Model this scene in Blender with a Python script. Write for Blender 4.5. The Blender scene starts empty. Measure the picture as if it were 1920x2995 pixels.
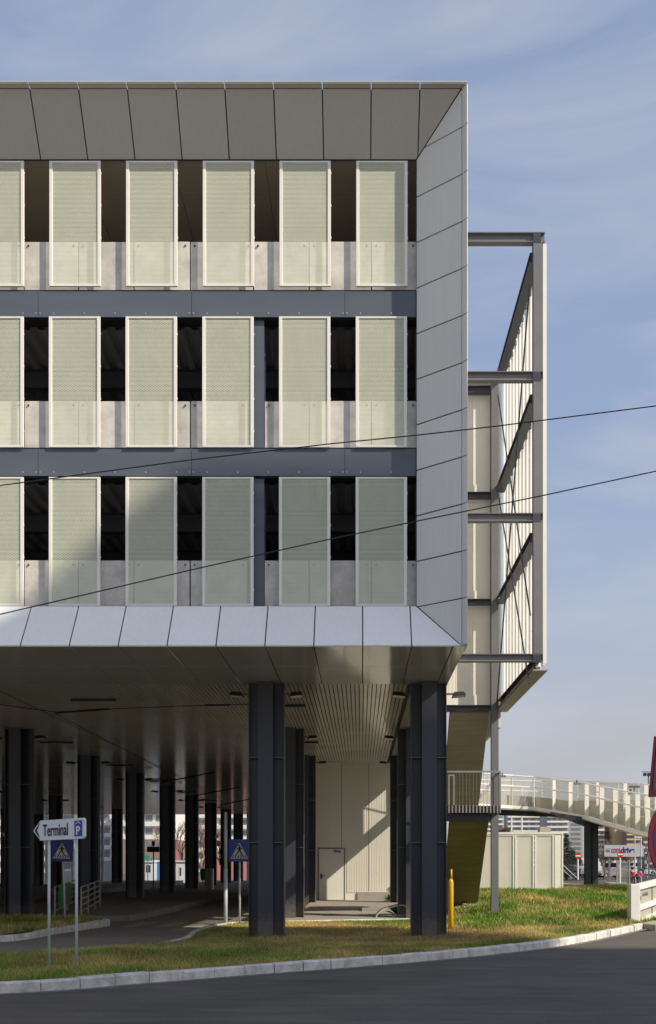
import bpy, bmesh, math, random
import numpy as np
from mathutils import Vector, Matrix, noise, geometry
random.seed(7)
R = math.radians
F = 3030.0; CX = 1055.0; CY = 2520.0; EYE = 1.7
sc = bpy.context.scene
COL = sc.collection

def at(x, y, Y):
    return Vector(((x-CX)/F*Y, Y, EYE+(CY-y)/F*Y))
def gx(x, Y): return (x-CX)/F*Y
def gz(y, Y): return EYE+(CY-y)/F*Y

# ------------------------------------------------------------------ materials
MATS = {}
def mat(name, col, rough=0.5, metal=0.0, var=0.0, vscale=3.0, bump=0.0, bscale=40.0, spec=0.5, trans=0.0, streak=None):
    m = bpy.data.materials.new(name); m.use_nodes = True
    nt = m.node_tree; N = nt.nodes; L = nt.links
    b = N['Principled BSDF']
    b.inputs['Base Color'].default_value = (*col, 1)
    b.inputs['Roughness'].default_value = rough
    b.inputs['Metallic'].default_value = metal
    b.inputs['Specular IOR Level'].default_value = spec
    if var > 0 or bump > 0:
        tc = N.new('ShaderNodeTexCoord')
        mp = N.new('ShaderNodeMapping'); L.new(tc.outputs['Object'], mp.inputs['Vector'])
        if streak: mp.inputs['Scale'].default_value = streak
    if var > 0:
        n = N.new('ShaderNodeTexNoise'); n.inputs['Scale'].default_value = vscale; n.inputs['Detail'].default_value = 6
        n.inputs['Roughness'].default_value = 0.65
        L.new(mp.outputs[0], n.inputs['Vector'])
        r = N.new('ShaderNodeValToRGB')
        r.color_ramp.elements[0].position = 0.3; r.color_ramp.elements[1].position = 0.7
        r.color_ramp.elements[0].color = (*[max(0, c*(1-var)) for c in col], 1)
        r.color_ramp.elements[1].color = (*[min(1, c*(1+var)) for c in col], 1)
        L.new(n.outputs['Fac'], r.inputs['Fac']); L.new(r.outputs['Color'], b.inputs['Base Color'])
        mr = N.new('ShaderNodeMapRange'); mr.inputs['To Min'].default_value = max(0.02, rough-0.08); mr.inputs['To Max'].default_value = min(1, rough+0.08)
        L.new(n.outputs['Fac'], mr.inputs['Value']); L.new(mr.outputs[0], b.inputs['Roughness'])
    if bump > 0:
        n2 = N.new('ShaderNodeTexNoise'); n2.inputs['Scale'].default_value = bscale; n2.inputs['Detail'].default_value = 4
        L.new(tc.outputs['Object'], n2.inputs['Vector'])
        bp = N.new('ShaderNodeBump'); bp.inputs['Strength'].default_value = bump; bp.inputs['Distance'].default_value = 0.02
        L.new(n2.outputs['Fac'], bp.inputs['Height']); L.new(bp.outputs[0], b.inputs['Normal'])
    if trans > 0:
        t = N.new('ShaderNodeBsdfTranslucent'); t.inputs['Color'].default_value = (*col, 1)
        mx = N.new('ShaderNodeMixShader'); mx.inputs[0].default_value = trans
        L.new(b.outputs[0], mx.inputs[1]); L.new(t.outputs[0], mx.inputs[2])
        L.new(mx.outputs[0], N['Material Output'].inputs['Surface'])
    MATS[name] = m
    return m

def perforated(name, col, pitch, frac_r, axes='XZ', rough=0.5):
    """sheet with a hexagonal lattice of punched round holes"""
    m = mat(name, col, rough, var=0.05, vscale=1.5)
    nt = m.node_tree; N = nt.nodes; L = nt.links
    b = N['Principled BSDF']
    tc = N.new('ShaderNodeTexCoord'); sp = N.new('ShaderNodeSeparateXYZ'); L.new(tc.outputs['Object'], sp.inputs[0])
    def M(op, a, bb=None):
        n = N.new('ShaderNodeMath'); n.operation = op
        for i, v in enumerate((a, bb)):
            if v is None: continue
            if isinstance(v, (int, float)): n.inputs[i].default_value = v
            else: L.new(v, n.inputs[i])
        return n.outputs[0]
    if axes == 'XZ': u, v = sp.outputs['X'], sp.outputs['Z']
    else:            # along a slanted run: use x+y
        u, v = M('ADD', sp.outputs['X'], M('MULTIPLY', sp.outputs['Y'], 0.6)), sp.outputs['Z']
    h = pitch*1.732
    def latt(ou, ov):
        a = M('DIVIDE', M('ADD', u, ou), pitch); c = M('DIVIDE', M('ADD', v, ov), h)
        da = M('MULTIPLY', M('SUBTRACT', M('FRACT', a), 0.5), pitch)
        dc = M('MULTIPLY', M('SUBTRACT', M('FRACT', c), 0.5), h)
        return M('ADD', M('MULTIPLY', da, da), M('MULTIPLY', dc, dc))
    d = M('MINIMUM', latt(0, 0), latt(pitch/2, h/2))
    hole = M('LESS_THAN', d, (pitch*frac_r)**2)
    t = N.new('ShaderNodeBsdfTransparent'); mx = N.new('ShaderNodeMixShader')
    L.new(hole, mx.inputs[0]); L.new(b.outputs[0], mx.inputs[1]); L.new(t.outputs[0], mx.inputs[2])
    L.new(mx.outputs[0], N['Material Output'].inputs['Surface'])
    return m

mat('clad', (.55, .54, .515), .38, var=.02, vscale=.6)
mat('clad_side_lit', (.68, .67, .645), .36, var=.02, vscale=.6)  # same cladding paint, lightened to carry the light on the right splay
mat('clad_top_shaded', (.44, .425, .39), .40, var=.02, vscale=.6)  # same cladding paint, shade of the downward splay put into the colour
mat('clad_low_skylit', (.88, .885, .88), .22, var=.02, vscale=.6)  # same cladding paint, skylight on the upward splay put into the colour
mat('seam', (.03, .03, .032), .7)
mat('soffit', (.62, .60, .56), .07, var=.03, vscale=.7, bump=.035, bscale=1.3, spec=.8)
mat('slat', (.70, .68, .63), .16, var=.05, vscale=.5, spec=.8)
mat('steel_dark', (.042, .046, .062), .42, var=.12, vscale=1.4)
mat('beam', (.095, .112, .14), .42, var=.10, vscale=1.2, streak=(.4, 1, 2))
mat('grey_steel', (.16, .16, .168), .45, var=.08, vscale=2)
mat('black', (.012, .012, .014), .5)
mat('cream', (.82, .795, .71), .45, var=.03, vscale=1.2)
mat('cream_frame', (.80, .78, .72), .42, var=.03, vscale=2)
mat('cream_sheet', (.88, .87, .82), .5, var=.03, vscale=1.5, trans=.35)
mat('parapet_concrete', (.56, .535, .495), .75, var=.24, vscale=2.4, bump=.15, bscale=14)
mat('concrete', (.36, .34, .31), .85, var=.16, vscale=2.2, bump=.25, bscale=25)
mat('stair_concrete', (.42, .36, .265), .8, var=.16, vscale=2.0, bump=.25, bscale=12, streak=(.5, 3, 9))
mat('stair_olive', (.27, .215, .075), .8, var=.22, vscale=2.0, bump=.25, bscale=12, streak=(.5, 3, 9))  # yellower, darker concrete for the lower flight
mat('ceiling_brown', (.46, .41, .32), .5, var=.04, vscale=.8)
mat('deck', (.30, .31, .32), .35, metal=.4, var=.12, vscale=4)
mat('lamp_white', (.8, .8, .78), .4)
mat('alarm', (.7, .10, .03), .4)
mat('galv', (.55, .57, .60), .42, metal=.1, var=.10, vscale=8)
mat('rail_grey', (.26, .255, .245), .45, var=.06, vscale=5)
mat('sign_white', (.72, .74, .77), .35, var=.02, vscale=4)
mat('sign_blue', (.012, .05, .30), .35, var=.05, vscale=3)
mat('sign_navy', (.01, .015, .20), .35)
mat('sign_purple', (.34, .01, .08), .45)
mat('sign_red', (.55, .012, .02), .4)
mat('sign_darkred', (.16, .01, .02), .4)
mat('glyph_black', (.012, .012, .014), .6)
mat('glyph_cream', (.62, .60, .52), .5)
mat('yellow', (.85, .50, .012), .35, var=.07, vscale=9)
mat('green_plastic', (.01, .22, .03), .4)
mat('box_beige', (.42, .39, .33), .5, var=.05)
mat('white_paint', (.80, .78, .72), .4, var=.04, vscale=3)
mat('worn_paint', (.30, .28, .24), .8, var=.3, vscale=6)
mat('soil', (.10, .075, .045), .95, var=.3, vscale=5, bump=.5, bscale=30)
mat('rubble', (.34, .31, .26), .9, var=.3, vscale=20)
mat('kick', (.40, .385, .33), .6, var=.05)
mat('infill', (.38, .36, .30), .6, var=.05)
mat('board_dim', (.42, .43, .46), .5, var=.05)
mat('gutter', (.17, .15, .125), .95, var=.35, vscale=7, bump=.4, bscale=50)
mat('ring_red', (.30, .012, .02), .4)
mat('platform_edge', (.24, .225, .20), .9, var=.2, vscale=3, bump=.3, bscale=20)
mat('glass', (.05, .07, .09), .08, spec=1.0)
mat('tyre', (.02, .02, .02), .8)
mat('rim', (.45, .45, .46), .35, metal=.7)
mat('car_taupe', (.20, .18, .165), .25, spec=.8)
mat('car_silver', (.42, .43, .44), .25, spec=.8)
mat('van_white', (.62, .68, .74), .3)
mat('red_light', (.45, .02, .02), .3)
mat('skin', (.45, .27, .19), .6)
mat('hair', (.02, .015, .01), .7)
mat('cloth_red', (.42, .012, .03), .8)
mat('cloth_pink', (.75, .09, .18), .8)
mat('cloth_dark', (.03, .03, .045), .8)
mat('bark', (.13, .10, .085), .9, var=.2, vscale=8)
mat('twig', (.26, .19, .155), .9)
mat('needles', (.028, .055, .032), .8, var=.4, vscale=3)
mat('shrub_brown', (.20, .14, .085), .9, var=.3, vscale=6)
mat('leaf_green', (.05, .12, .025), .6, var=.3, vscale=6)
mat('block_white', (.74, .72, .68), .8, var=.06, vscale=.2)
mat('block_grey', (.38, .375, .375), .8, var=.08, vscale=.2)
mat('block_brown', (.28, .19, .145), .8, var=.08, vscale=.2)
mat('block_ochre', (.56, .42, .24), .8, var=.08, vscale=.2)
mat('window_dark', (.06, .08, .10), .2)
mat('window_hazed', (.19, .21, .235), .3)  # dark glass lightened in the colour to imitate distance haze
mat('pink_board', (.50, .20, .20), .8, spec=.1)
mat('teal', (.02, .35, .33), .5)
mat('kiosk_blue', (.03, .16, .40), .4)
mat('shade_caster', (.45, .42, .38), .8, var=.1)
perforated('perf', (.82, .84, .67), .028, .36)
perforated('perf_bridge', (.50, .485, .42), .03, .45, axes='S')
perforated('perf_box', (.72, .69, .60), .03, .27)

def panelise(name, amp=.05, bump=.06):
    m = MATS[name]; nt = m.node_tree; N = nt.nodes; L = nt.links; b = N['Principled BSDF']
    oi = N.new('ShaderNodeObjectInfo'); mr = N.new('ShaderNodeMapRange'); mr.inputs['To Min'].default_value = 1-amp; mr.inputs['To Max'].default_value = 1+amp
    L.new(oi.outputs['Random'], mr.inputs['Value'])
    src = b.inputs['Base Color'].links[0].from_socket
    mu = N.new('ShaderNodeVectorMath'); mu.operation = 'SCALE'; L.new(src, mu.inputs[0]); L.new(mr.outputs[0], mu.inputs['Scale'])
    # faint vertical rain streaks
    tc = N.new('ShaderNodeTexCoord'); mp = N.new('ShaderNodeMapping'); mp.inputs['Scale'].default_value = (14, 14, .5); L.new(tc.outputs['Object'], mp.inputs['Vector'])
    n = N.new('ShaderNodeTexNoise'); n.inputs['Scale'].default_value = 1.0; n.inputs['Detail'].default_value = 3; L.new(mp.outputs[0], n.inputs['Vector'])
    m2 = N.new('ShaderNodeMapRange'); m2.inputs['From Min'].default_value = .35; m2.inputs['From Max'].default_value = .75; m2.inputs['To Min'].default_value = 1.01; m2.inputs['To Max'].default_value = .965; L.new(n.outputs['Fac'], m2.inputs['Value'])
    mu2 = N.new('ShaderNodeVectorMath'); mu2.operation = 'SCALE'; L.new(mu.outputs[0], mu2.inputs[0]); L.new(m2.outputs[0], mu2.inputs['Scale'])
    L.new(mu2.outputs[0], b.inputs['Base Color'])
    n2 = N.new('ShaderNodeTexNoise'); n2.inputs['Scale'].default_value = 1.3; n2.inputs['Detail'].default_value = 1; L.new(tc.outputs['Object'], n2.inputs['Vector'])
    bp = N.new('ShaderNodeBump'); bp.inputs['Strength'].default_value = bump*3; bp.inputs['Distance'].default_value = .05; L.new(n2.outputs['Fac'], bp.inputs['Height']); L.new(bp.outputs[0], b.inputs['Normal'])
def base_dirt(name):
    m = MATS[name]; nt = m.node_tree; N = nt.nodes; L = nt.links; b = N['Principled BSDF']
    src = b.inputs['Base Color'].links[0].from_socket
    tc = N.new('ShaderNodeTexCoord'); sp = N.new('ShaderNodeSeparateXYZ'); L.new(tc.outputs['Object'], sp.inputs[0])
    n = N.new('ShaderNodeTexNoise'); n.inputs['Scale'].default_value = 9; n.inputs['Detail'].default_value = 5; L.new(tc.outputs['Object'], n.inputs['Vector'])
    ad = N.new('ShaderNodeMath'); ad.operation = 'MULTIPLY_ADD'; L.new(n.outputs['Fac'], ad.inputs[0]); ad.inputs[1].default_value = -.7; L.new(sp.outputs['Z'], ad.inputs[2])
    mr = N.new('ShaderNodeMapRange'); mr.inputs['From Min'].default_value = -.25; mr.inputs['From Max'].default_value = .22; mr.inputs['To Min'].default_value = .75; mr.inputs['To Max'].default_value = 0; L.new(ad.outputs[0], mr.inputs['Value'])
    mx = N.new('ShaderNodeMix'); mx.data_type = 'RGBA'; L.new(mr.outputs[0], mx.inputs['Factor']); L.new(src, mx.inputs['A']); mx.inputs['B'].default_value = (.17, .14, .10, 1)
    L.new(mx.outputs['Result'], b.inputs['Base Color'])
for nm_, a_ in (('clad', .05), ('clad_top_shaded', .04), ('clad_side_lit', .035), ('clad_low_skylit', .03), ('steel_dark', .10), ('parapet_concrete', .08)): panelise(nm_, a_, .06 if 'clad' in nm_ else .03)
base_dirt('steel_dark')
def corrugated_screen():
    m = mat('corr', (.86, .84, .77), .5, var=.03, vscale=1.2, trans=.45)
    nt = m.node_tree; N = nt.nodes; L = nt.links
    surf = N['Material Output'].inputs['Surface'].links[0].from_socket
    lw = N.new('ShaderNodeLayerWeight'); lw.inputs['Blend'].default_value = .5
    mr = N.new('ShaderNodeMapRange'); mr.inputs['From Min'].default_value = .25; mr.inputs['From Max'].default_value = .75
    mr.inputs['To Min'].default_value = .50; mr.inputs['To Max'].default_value = 0.0
    L.new(lw.outputs['Facing'], mr.inputs['Value'])
    t = N.new('ShaderNodeBsdfTransparent'); mx = N.new('ShaderNodeMixShader')
    L.new(mr.outputs[0], mx.inputs[0]); L.new(surf, mx.inputs[1]); L.new(t.outputs[0], mx.inputs[2]); L.new(mx.outputs[0], N['Material Output'].inputs['Surface'])
corrugated_screen()
def kerbmat():
    m = mat('kerb', (.58, .56, .52), .9, var=.34, vscale=4.5, bump=.5, bscale=30)
kerbmat()

def ground_mat(name, c1, c2, sc1=.25, sc2=60, rough=.9, streaks=True, bumpd=.01):
    m = bpy.data.materials.new(name); m.use_nodes = True; MATS[name] = m
    nt = m.node_tree; N = nt.nodes; L = nt.links; b = N['Principled BSDF']
    b.inputs['Roughness'].default_value = rough; b.inputs['Specular IOR Level'].default_value = .2
    tc = N.new('ShaderNodeTexCoord')
    mp = N.new('ShaderNodeMapping'); mp.inputs['Scale'].default_value = (.45, 3.0, 1) if streaks else (1, 1, 1)
    mp.inputs['Rotation'].default_value = (0, 0, R(-8))
    L.new(tc.outputs['Object'], mp.inputs['Vector'])
    n1 = N.new('ShaderNodeTexNoise'); n1.inputs['Scale'].default_value = sc1*5; n1.inputs['Detail'].default_value = 8; n1.inputs['Roughness'].default_value = .62
    L.new(mp.outputs[0], n1.inputs['Vector'])
    n2 = N.new('ShaderNodeTexNoise'); n2.inputs['Scale'].default_value = sc2*.55; n2.inputs['Detail'].default_value = 6; n2.inputs['Roughness'].default_value = .8
    L.new(tc.outputs['Object'], n2.inputs['Vector'])
    n3 = N.new('ShaderNodeTexNoise'); n3.inputs['Scale'].default_value = .6; n3.inputs['Detail'].default_value = 5
    L.new(tc.outputs['Object'], n3.inputs['Vector'])
    r = N.new('ShaderNodeValToRGB'); r.color_ramp.elements[0].position = .32; r.color_ramp.elements[1].position = .7
    r.color_ramp.elements[0].color = (*c1, 1); r.color_ramp.elements[1].color = (*c2, 1)
    mix = N.new('ShaderNodeMix'); mix.data_type = 'FLOAT'; mix.inputs['Factor'].default_value = .4
    L.new(n1.outputs['Fac'], mix.inputs['A']); L.new(n3.outputs['Fac'], mix.inputs['B'])
    L.new(mix.outputs['Result'], r.inputs['Fac'])
    mc = N.new('ShaderNodeMix'); mc.data_type = 'RGBA'; mc.blend_type = 'MULTIPLY'; mc.inputs['Factor'].default_value = .8
    r2 = N.new('ShaderNodeValToRGB'); r2.color_ramp.elements[0].position = .3; r2.color_ramp.elements[1].position = .75
    r2.color_ramp.elements[0].color = (.45, .45, .45, 1); r2.color_ramp.elements[1].color = (1.35, 1.33, 1.3, 1)
    L.new(n2.outputs['Fac'], r2.inputs['Fac'])
    L.new(r.outputs[0], mc.inputs['A']); L.new(r2.outputs[0], mc.inputs['B']); L.new(mc.outputs['Result'], b.inputs['Base Color'])
    bp = N.new('ShaderNodeBump'); bp.inputs['Strength'].default_value = .5; bp.inputs['Distance'].default_value = bumpd
    L.new(n2.outputs['Fac'], bp.inputs['Height']); L.new(bp.outputs[0], b.inputs['Normal'])
    return m
ground_mat('asphalt', (.085, .078, .073), (.175, .158, .140))
ground_mat('bus_asphalt', (.23, .205, .175), (.33, .30, .255))
ground_mat('bounce_ground', (.36, .33, .28), (.45, .42, .36), streaks=False)
ground_mat('slab_concrete', (.33, .30, .25), (.44, .40, .34), streaks=False)
ground_mat('platform_paving', (.28, .255, .22), (.38, .35, .31), streaks=False)

def grass_mat():
    m = bpy.data.materials.new('grass'); m.use_nodes = True; MATS['grass'] = m
    nt = m.node_tree; N = nt.nodes; L = nt.links; b = N['Principled BSDF']
    b.inputs['Roughness'].default_value = .75; b.inputs['Specular IOR Level'].default_value = .2
    a = N.new('ShaderNodeVertexColor'); a.layer_name = 'tint'
    L.new(a.outputs['Color'], b.inputs['Base Color'])
    t = N.new('ShaderNodeBsdfTranslucent'); L.new(a.outputs['Color'], t.inputs['Color'])
    mx = N.new('ShaderNodeMixShader'); mx.inputs[0].default_value = .3
    L.new(b.outputs[0], mx.inputs[1]); L.new(t.outputs[0], mx.inputs[2]); L.new(mx.outputs[0], N['Material Output'].inputs['Surface'])
    m2 = bpy.data.materials.new('turf'); m2.use_nodes = True; MATS['turf'] = m2
    nt = m2.node_tree; N = nt.nodes; L = nt.links; b = N['Principled BSDF']; b.inputs['Roughness'].default_value = .95
    a = N.new('ShaderNodeVertexColor'); a.layer_name = 'tint'; L.new(a.outputs['Color'], b.inputs['Base Color'])
grass_mat()

# ------------------------------------------------------------------ mesh builder
class MB:
    def __init__(s): s.v = []; s.f = []; s.mi = []; s.cur = 0
    def quadstrip(s, pts, faces):
        o = len(s.v); s.v += [tuple(p) for p in pts]
        for f in faces: s.f.append(tuple(i+o for i in f)); s.mi.append(s.cur)
        return s
    def box(s, x0, x1, y0, y1, z0, z1):
        x0, x1 = min(x0, x1), max(x0, x1); y0, y1 = min(y0, y1), max(y0, y1); z0, z1 = min(z0, z1), max(z0, z1)
        p = [(x0,y0,z0),(x1,y0,z0),(x1,y1,z0),(x0,y1,z0),(x0,y0,z1),(x1,y0,z1),(x1,y1,z1),(x0,y1,z1)]
        return s.quadstrip(p, [(0,3,2,1),(4,5,6,7),(0,1,5,4),(1,2,6,5),(2,3,7,6),(3,0,4,7)])
    def hexa(s, p):
        return s.quadstrip(p, [(0,3,2,1),(4,5,6,7),(0,1,5,4),(1,2,6,5),(2,3,7,6),(3,0,4,7)])
    def bar(s, a, b, w, h=None, up=(0,0,1)):
        """rectangular bar from a to b; w across, h in up direction"""
        a = Vector(a); b = Vector(b); h = h or w
        d = (b-a).normalized(); u = Vector(up)
        if abs(d.dot(u)) > .98: u = Vector((0,1,0))
        r = d.cross(u).normalized(); u = r.cross(d).normalized()
        p = []
        for c in (a, b):
            p += [c - r*w/2 - u*h/2, c + r*w/2 - u*h/2, c + r*w/2 + u*h/2, c - r*w/2 + u*h/2]
        return s.quadstrip(p, [(0,1,2,3),(4,7,6,5),(0,4,5,1),(1,5,6,2),(2,6,7,3),(3,7,4,0)])
    def tube(s, pts, r, n=8, cap=True):
        pts = [Vector(p) for p in pts]; o = len(s.v); k = len(pts)
        rs = r if isinstance(r, (list, tuple)) else [r]*k
        for i, p in enumerate(pts):
            d = (pts[min(i+1, k-1)]-pts[max(i-1, 0)]).normalized()
            u = Vector((0,0,1)) if abs(d.z) < .95 else Vector((1,0,0))
            a = d.cross(u).normalized(); b = d.cross(a).normalized()
            for j in range(n):
                t = 2*math.pi*j/n
                s.v.append(tuple(p + (a*math.cos(t)+b*math.sin(t))*rs[i]))
        for i in range(k-1):
            for j in range(n):
                j2 = (j+1) % n
                s.f.append((o+i*n+j, o+i*n+j2, o+(i+1)*n+j2, o+(i+1)*n+j)); s.mi.append(s.cur)
        if cap:
            s.f.append(tuple(o+j for j in range(n))[::-1]); s.mi.append(s.cur)
            s.f.append(tuple(o+(k-1)*n+j for j in range(n))); s.mi.append(s.cur)
        return s
    def slab(s, quad, t):
        """thin solid from planar polygon (points in order), thickness t along the face normal reversed"""
        q = [Vector(p) for p in quad]
        nrm = (q[1]-q[0]).cross(q[2]-q[0]).normalized()
        o = len(s.v); n = len(q)
        s.v += [tuple(p) for p in q] + [tuple(p - nrm*t) for p in q]
        s.f.append(tuple(range(o, o+n))); s.mi.append(s.cur)
        s.f.append(tuple(range(o+n, o+2*n))[::-1]); s.mi.append(s.cur)
        for i in range(n):
            j = (i+1) % n
            s.f.append((o+i, o+n+i, o+n+j, o+j)); s.mi.append(s.cur)
        return s
    def ico(s, c, r, sx=1, sy=1, sz=1, sub=1):
        bm = bmesh.new(); bmesh.ops.create_icosphere(bm, subdivisions=sub, radius=1)
        c = Vector(c); o = len(s.v)
        for v in bm.verts: s.v.append((c.x+v.co.x*r*sx, c.y+v.co.y*r*sy, c.z+v.co.z*r*sz))
        for f in bm.faces: s.f.append(tuple(o+v.index for v in f.verts)); s.mi.append(s.cur)
        bm.free(); return s
    def build(s, name, mats, parent=None, smooth=False, bevel=0.0):
        if not isinstance(mats, (list, tuple)): mats = [mats]
        off = Vector((0,0,0))
        p = parent
        while p is not None: off += Vector(p.location); p = p.parent
        me = bpy.data.meshes.new(name)
        me.from_pydata([(v[0]-off.x, v[1]-off.y, v[2]-off.z) for v in s.v], [], s.f)
        for m in mats: me.materials.append(MATS[m])
        if len(mats) > 1: me.polygons.foreach_set('material_index', s.mi)
        if smooth: me.polygons.foreach_set('use_smooth', [True]*len(me.polygons))
        me.update()
        o = bpy.data.objects.new(name, me); COL.objects.link(o); o.parent = parent
        if bevel > 0:
            md = o.modifiers.new('bevel', 'BEVEL'); md.width = bevel; md.segments = 1; md.limit_method = 'ANGLE'
        return o

def thing(name, label, cat, loc=(0,0,0), group=None):
    o = bpy.data.objects.new(name, None); COL.objects.link(o); o.location = loc
    o.empty_display_size = .2
    o['label'] = label; o['category'] = cat
    if group: o['group'] = group
    return o
def tag(o, label, cat, group=None, kind=None):
    o['label'] = label; o['category'] = cat
    if group: o['group'] = group
    if kind: o['kind'] = kind
    return o
def struct(o): o['kind'] = 'structure'; return o
def copy_tree(o, loc, label=None):
    r = o.copy(); COL.objects.link(r); r.location = loc
    if label: r['label'] = label
    for ch in list(o.children):
        c = ch.copy(); COL.objects.link(c); c.parent = r
        for g in list(ch.children):
            d = g.copy(); COL.objects.link(d); d.parent = c
    return r

def text_mesh(txt, wd, ht, M, material='glyph_black', name='lettering', parent=None, bold=0.0, align='CENTER'):
    size = 1.0
    cu = bpy.data.curves.new('t', 'FONT'); cu.body = txt; cu.size = size; cu.align_x = align; cu.align_y = 'CENTER'
    cu.offset = bold; cu.extrude = 0.002
    ob = bpy.data.objects.new('t', cu); COL.objects.link(ob)
    dg = bpy.context.evaluated_depsgraph_get(); ev = ob.evaluated_get(dg)
    me = bpy.data.meshes.new_from_object(ev)
    bpy.data.objects.remove(ob)
    xs_ = [v.co.x for v in me.vertices]; ys_ = [v.co.y for v in me.vertices]
    me.transform(Matrix.Translation((-(min(xs_)+max(xs_))/2 if align == 'CENTER' else -min(xs_), -(min(ys_)+max(ys_))/2, 0)))
    me.transform(Matrix.Diagonal((wd/(max(xs_)-min(xs_)), ht/(max(ys_)-min(ys_)), 1, 1)))
    me.transform(M)
    off = Vector((0,0,0)); p = parent
    while p is not None: off += Vector(p.location); p = p.parent
    me.transform(Matrix.Translation(-off))
    me.materials.clear(); me.materials.append(MATS[material])
    me.name = name
    o = bpy.data.objects.new(name, me); COL.objects.link(o); o.parent = parent
    return o
def face_mat(loc, yaw=0.0, roll=0.0):
    """maps text XY plane to a vertical plane facing -Y, turned by yaw about Z"""
    return Matrix.Translation(loc) @ Matrix.Rotation(yaw, 4, 'Z') @ Matrix.Rotation(R(90), 4, 'X') @ Matrix.Rotation(roll, 4, 'Z')

# ------------------------------------------------------------------ world, sun, camera
SUN = Vector((.691, -.415, .592)).normalized()
el = math.asin(SUN.z); az = math.atan2(SUN.x, SUN.y)      # azimuth from +Y towards +X
w = bpy.data.worlds.new('World'); sc.world = w; w.use_nodes = True
nt = w.node_tree; N = nt.nodes; L = nt.links; N.clear()
out = N.new('ShaderNodeOutputWorld'); bg = N.new('ShaderNodeBackground'); L.new(bg.outputs[0], out.inputs[0])
sky = N.new('ShaderNodeTexSky'); sky.sky_type = 'NISHITA'; sky.sun_disc = False
sky.sun_elevation = el; sky.sun_rotation = az
sky.air_density = 1.0; sky.dust_density = 2.0; sky.ozone_density = 2.0; sky.altitude = 100
bg.inputs['Strength'].default_value = 0.15
# thin cirrus and horizon haze mixed over the sky
tc = N.new('ShaderNodeTexCoord'); mp = N.new('ShaderNodeMapping')
mp.inputs['Scale'].default_value = (1.0, 1.0, 3.6); mp.inputs['Rotation'].default_value = (0, R(20), 0); mp.inputs['Location'].default_value = (.35, 0, .2)
L.new(tc.outputs['Generated'], mp.inputs['Vector'])
n1 = N.new('ShaderNodeTexNoise'); n1.inputs['Scale'].default_value = 3.1; n1.inputs['Detail'].default_value = 9; n1.inputs['Roughness'].default_value = .55; n1.inputs['Distortion'].default_value = .6
L.new(mp.outputs[0], n1.inputs['Vector'])
cr = N.new('ShaderNodeValToRGB'); cr.color_ramp.elements[0].position = .40; cr.color_ramp.elements[1].position = .72
cr.color_ramp.elements[0].color = (0,0,0,1); cr.color_ramp.elements[1].color = (.75,.75,.75,1)
L.new(n1.outputs['Fac'], cr.inputs['Fac'])
sp = N.new('ShaderNodeSeparateXYZ'); L.new(tc.outputs['Generated'], sp.inputs[0])
hz = N.new('ShaderNodeMapRange'); hz.inputs['From Min'].default_value = .0; hz.inputs['From Max'].default_value = .40
hz.inputs['To Min'].default_value = .93; hz.inputs['To Max'].default_value = 0.46; hz.interpolation_type = 'SMOOTHSTEP'
L.new(sp.outputs['Z'], hz.inputs['Value'])
mx1 = N.new('ShaderNodeMix'); mx1.data_type = 'RGBA'
L.new(hz.outputs[0], mx1.inputs['Factor']); L.new(sky.outputs[0], mx1.inputs['A'])
hc = N.new('ShaderNodeMapRange'); hc.inputs['From Min'].default_value = .05; hc.inputs['From Max'].default_value = .42
L.new(sp.outputs['Z'], hc.inputs['Value'])
mxh = N.new('ShaderNodeMix'); mxh.data_type = 'RGBA'; L.new(hc.outputs[0], mxh.inputs['Factor'])
mxh.inputs['A'].default_value = (3.32, 3.26, 3.28, 1); mxh.inputs['B'].default_value = (3.0, 3.6, 5.0, 1)
L.new(mxh.outputs['Result'], mx1.inputs['B'])
mx2 = N.new('ShaderNodeMix'); mx2.data_type = 'RGBA'
L.new(cr.outputs[0], mx2.inputs['Factor']); L.new(mx1.outputs['Result'], mx2.inputs['A']); mx2.inputs['B'].default_value = (3.55, 3.75, 4.3, 1)
L.new(mx2.outputs['Result'], bg.inputs['Color'])

sl = bpy.data.lights.new('sun', 'SUN'); sl.energy = 4.8; sl.angle = R(.53); sl.color = (1.0, .90, .74)
so = bpy.data.objects.new('sun', sl); COL.objects.link(so)
so.rotation_euler = SUN.to_track_quat('Z', 'Y').to_euler(); so.location = (30, -20, 40)

cam = bpy.data.cameras.new('camera'); co = bpy.data.objects.new('camera', cam); COL.objects.link(co)
co.location = (0, 0, EYE); co.rotation_euler = (R(90), 0, 0)
cam.sensor_fit = 'HORIZONTAL'; cam.sensor_width = 36; cam.lens = F/1920*36
cam.shift_x = -(CX-960)/1920; cam.shift_y = (CY-1497.5)/1920
cam.clip_start = .1; cam.clip_end = 6000
sc.camera = co
sc.view_settings.view_transform = 'Standard'; sc.view_settings.look = 'None'
sc.view_settings.exposure = 0; sc.view_settings.gamma = 1
sc.cycles.max_bounces = 8; sc.cycles.transparent_max_bounces = 16
sc.cycles.sample_clamp_indirect = 6

# ------------------------------------------------------------------ ground
def fall(Y):
    if Y < 24: return 0.0
    if Y < 34: return -0.015*(Y-24)
    if Y < 58: return -0.15
    return -0.15-0.75*min(1, (Y-58)/72.0)
ys = [-80, 0, 24, 34, 58] + [58+6*i for i in range(1, 13)] + [200, 500, 1500, 4000]
mb = MB(); xs = [-3000, -300, -60, 60, 300, 3000]
vs = [(x, y, fall(y)) for y in ys for x in xs]
fs = []
for j in range(len(ys)-1):
    for i in range(len(xs)-1):
        a = j*len(xs)+i; fs.append((a, a+1, a+1+len(xs), a+len(xs)))
mb.quadstrip(vs, fs); struct(mb.build('road', 'asphalt'))

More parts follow.
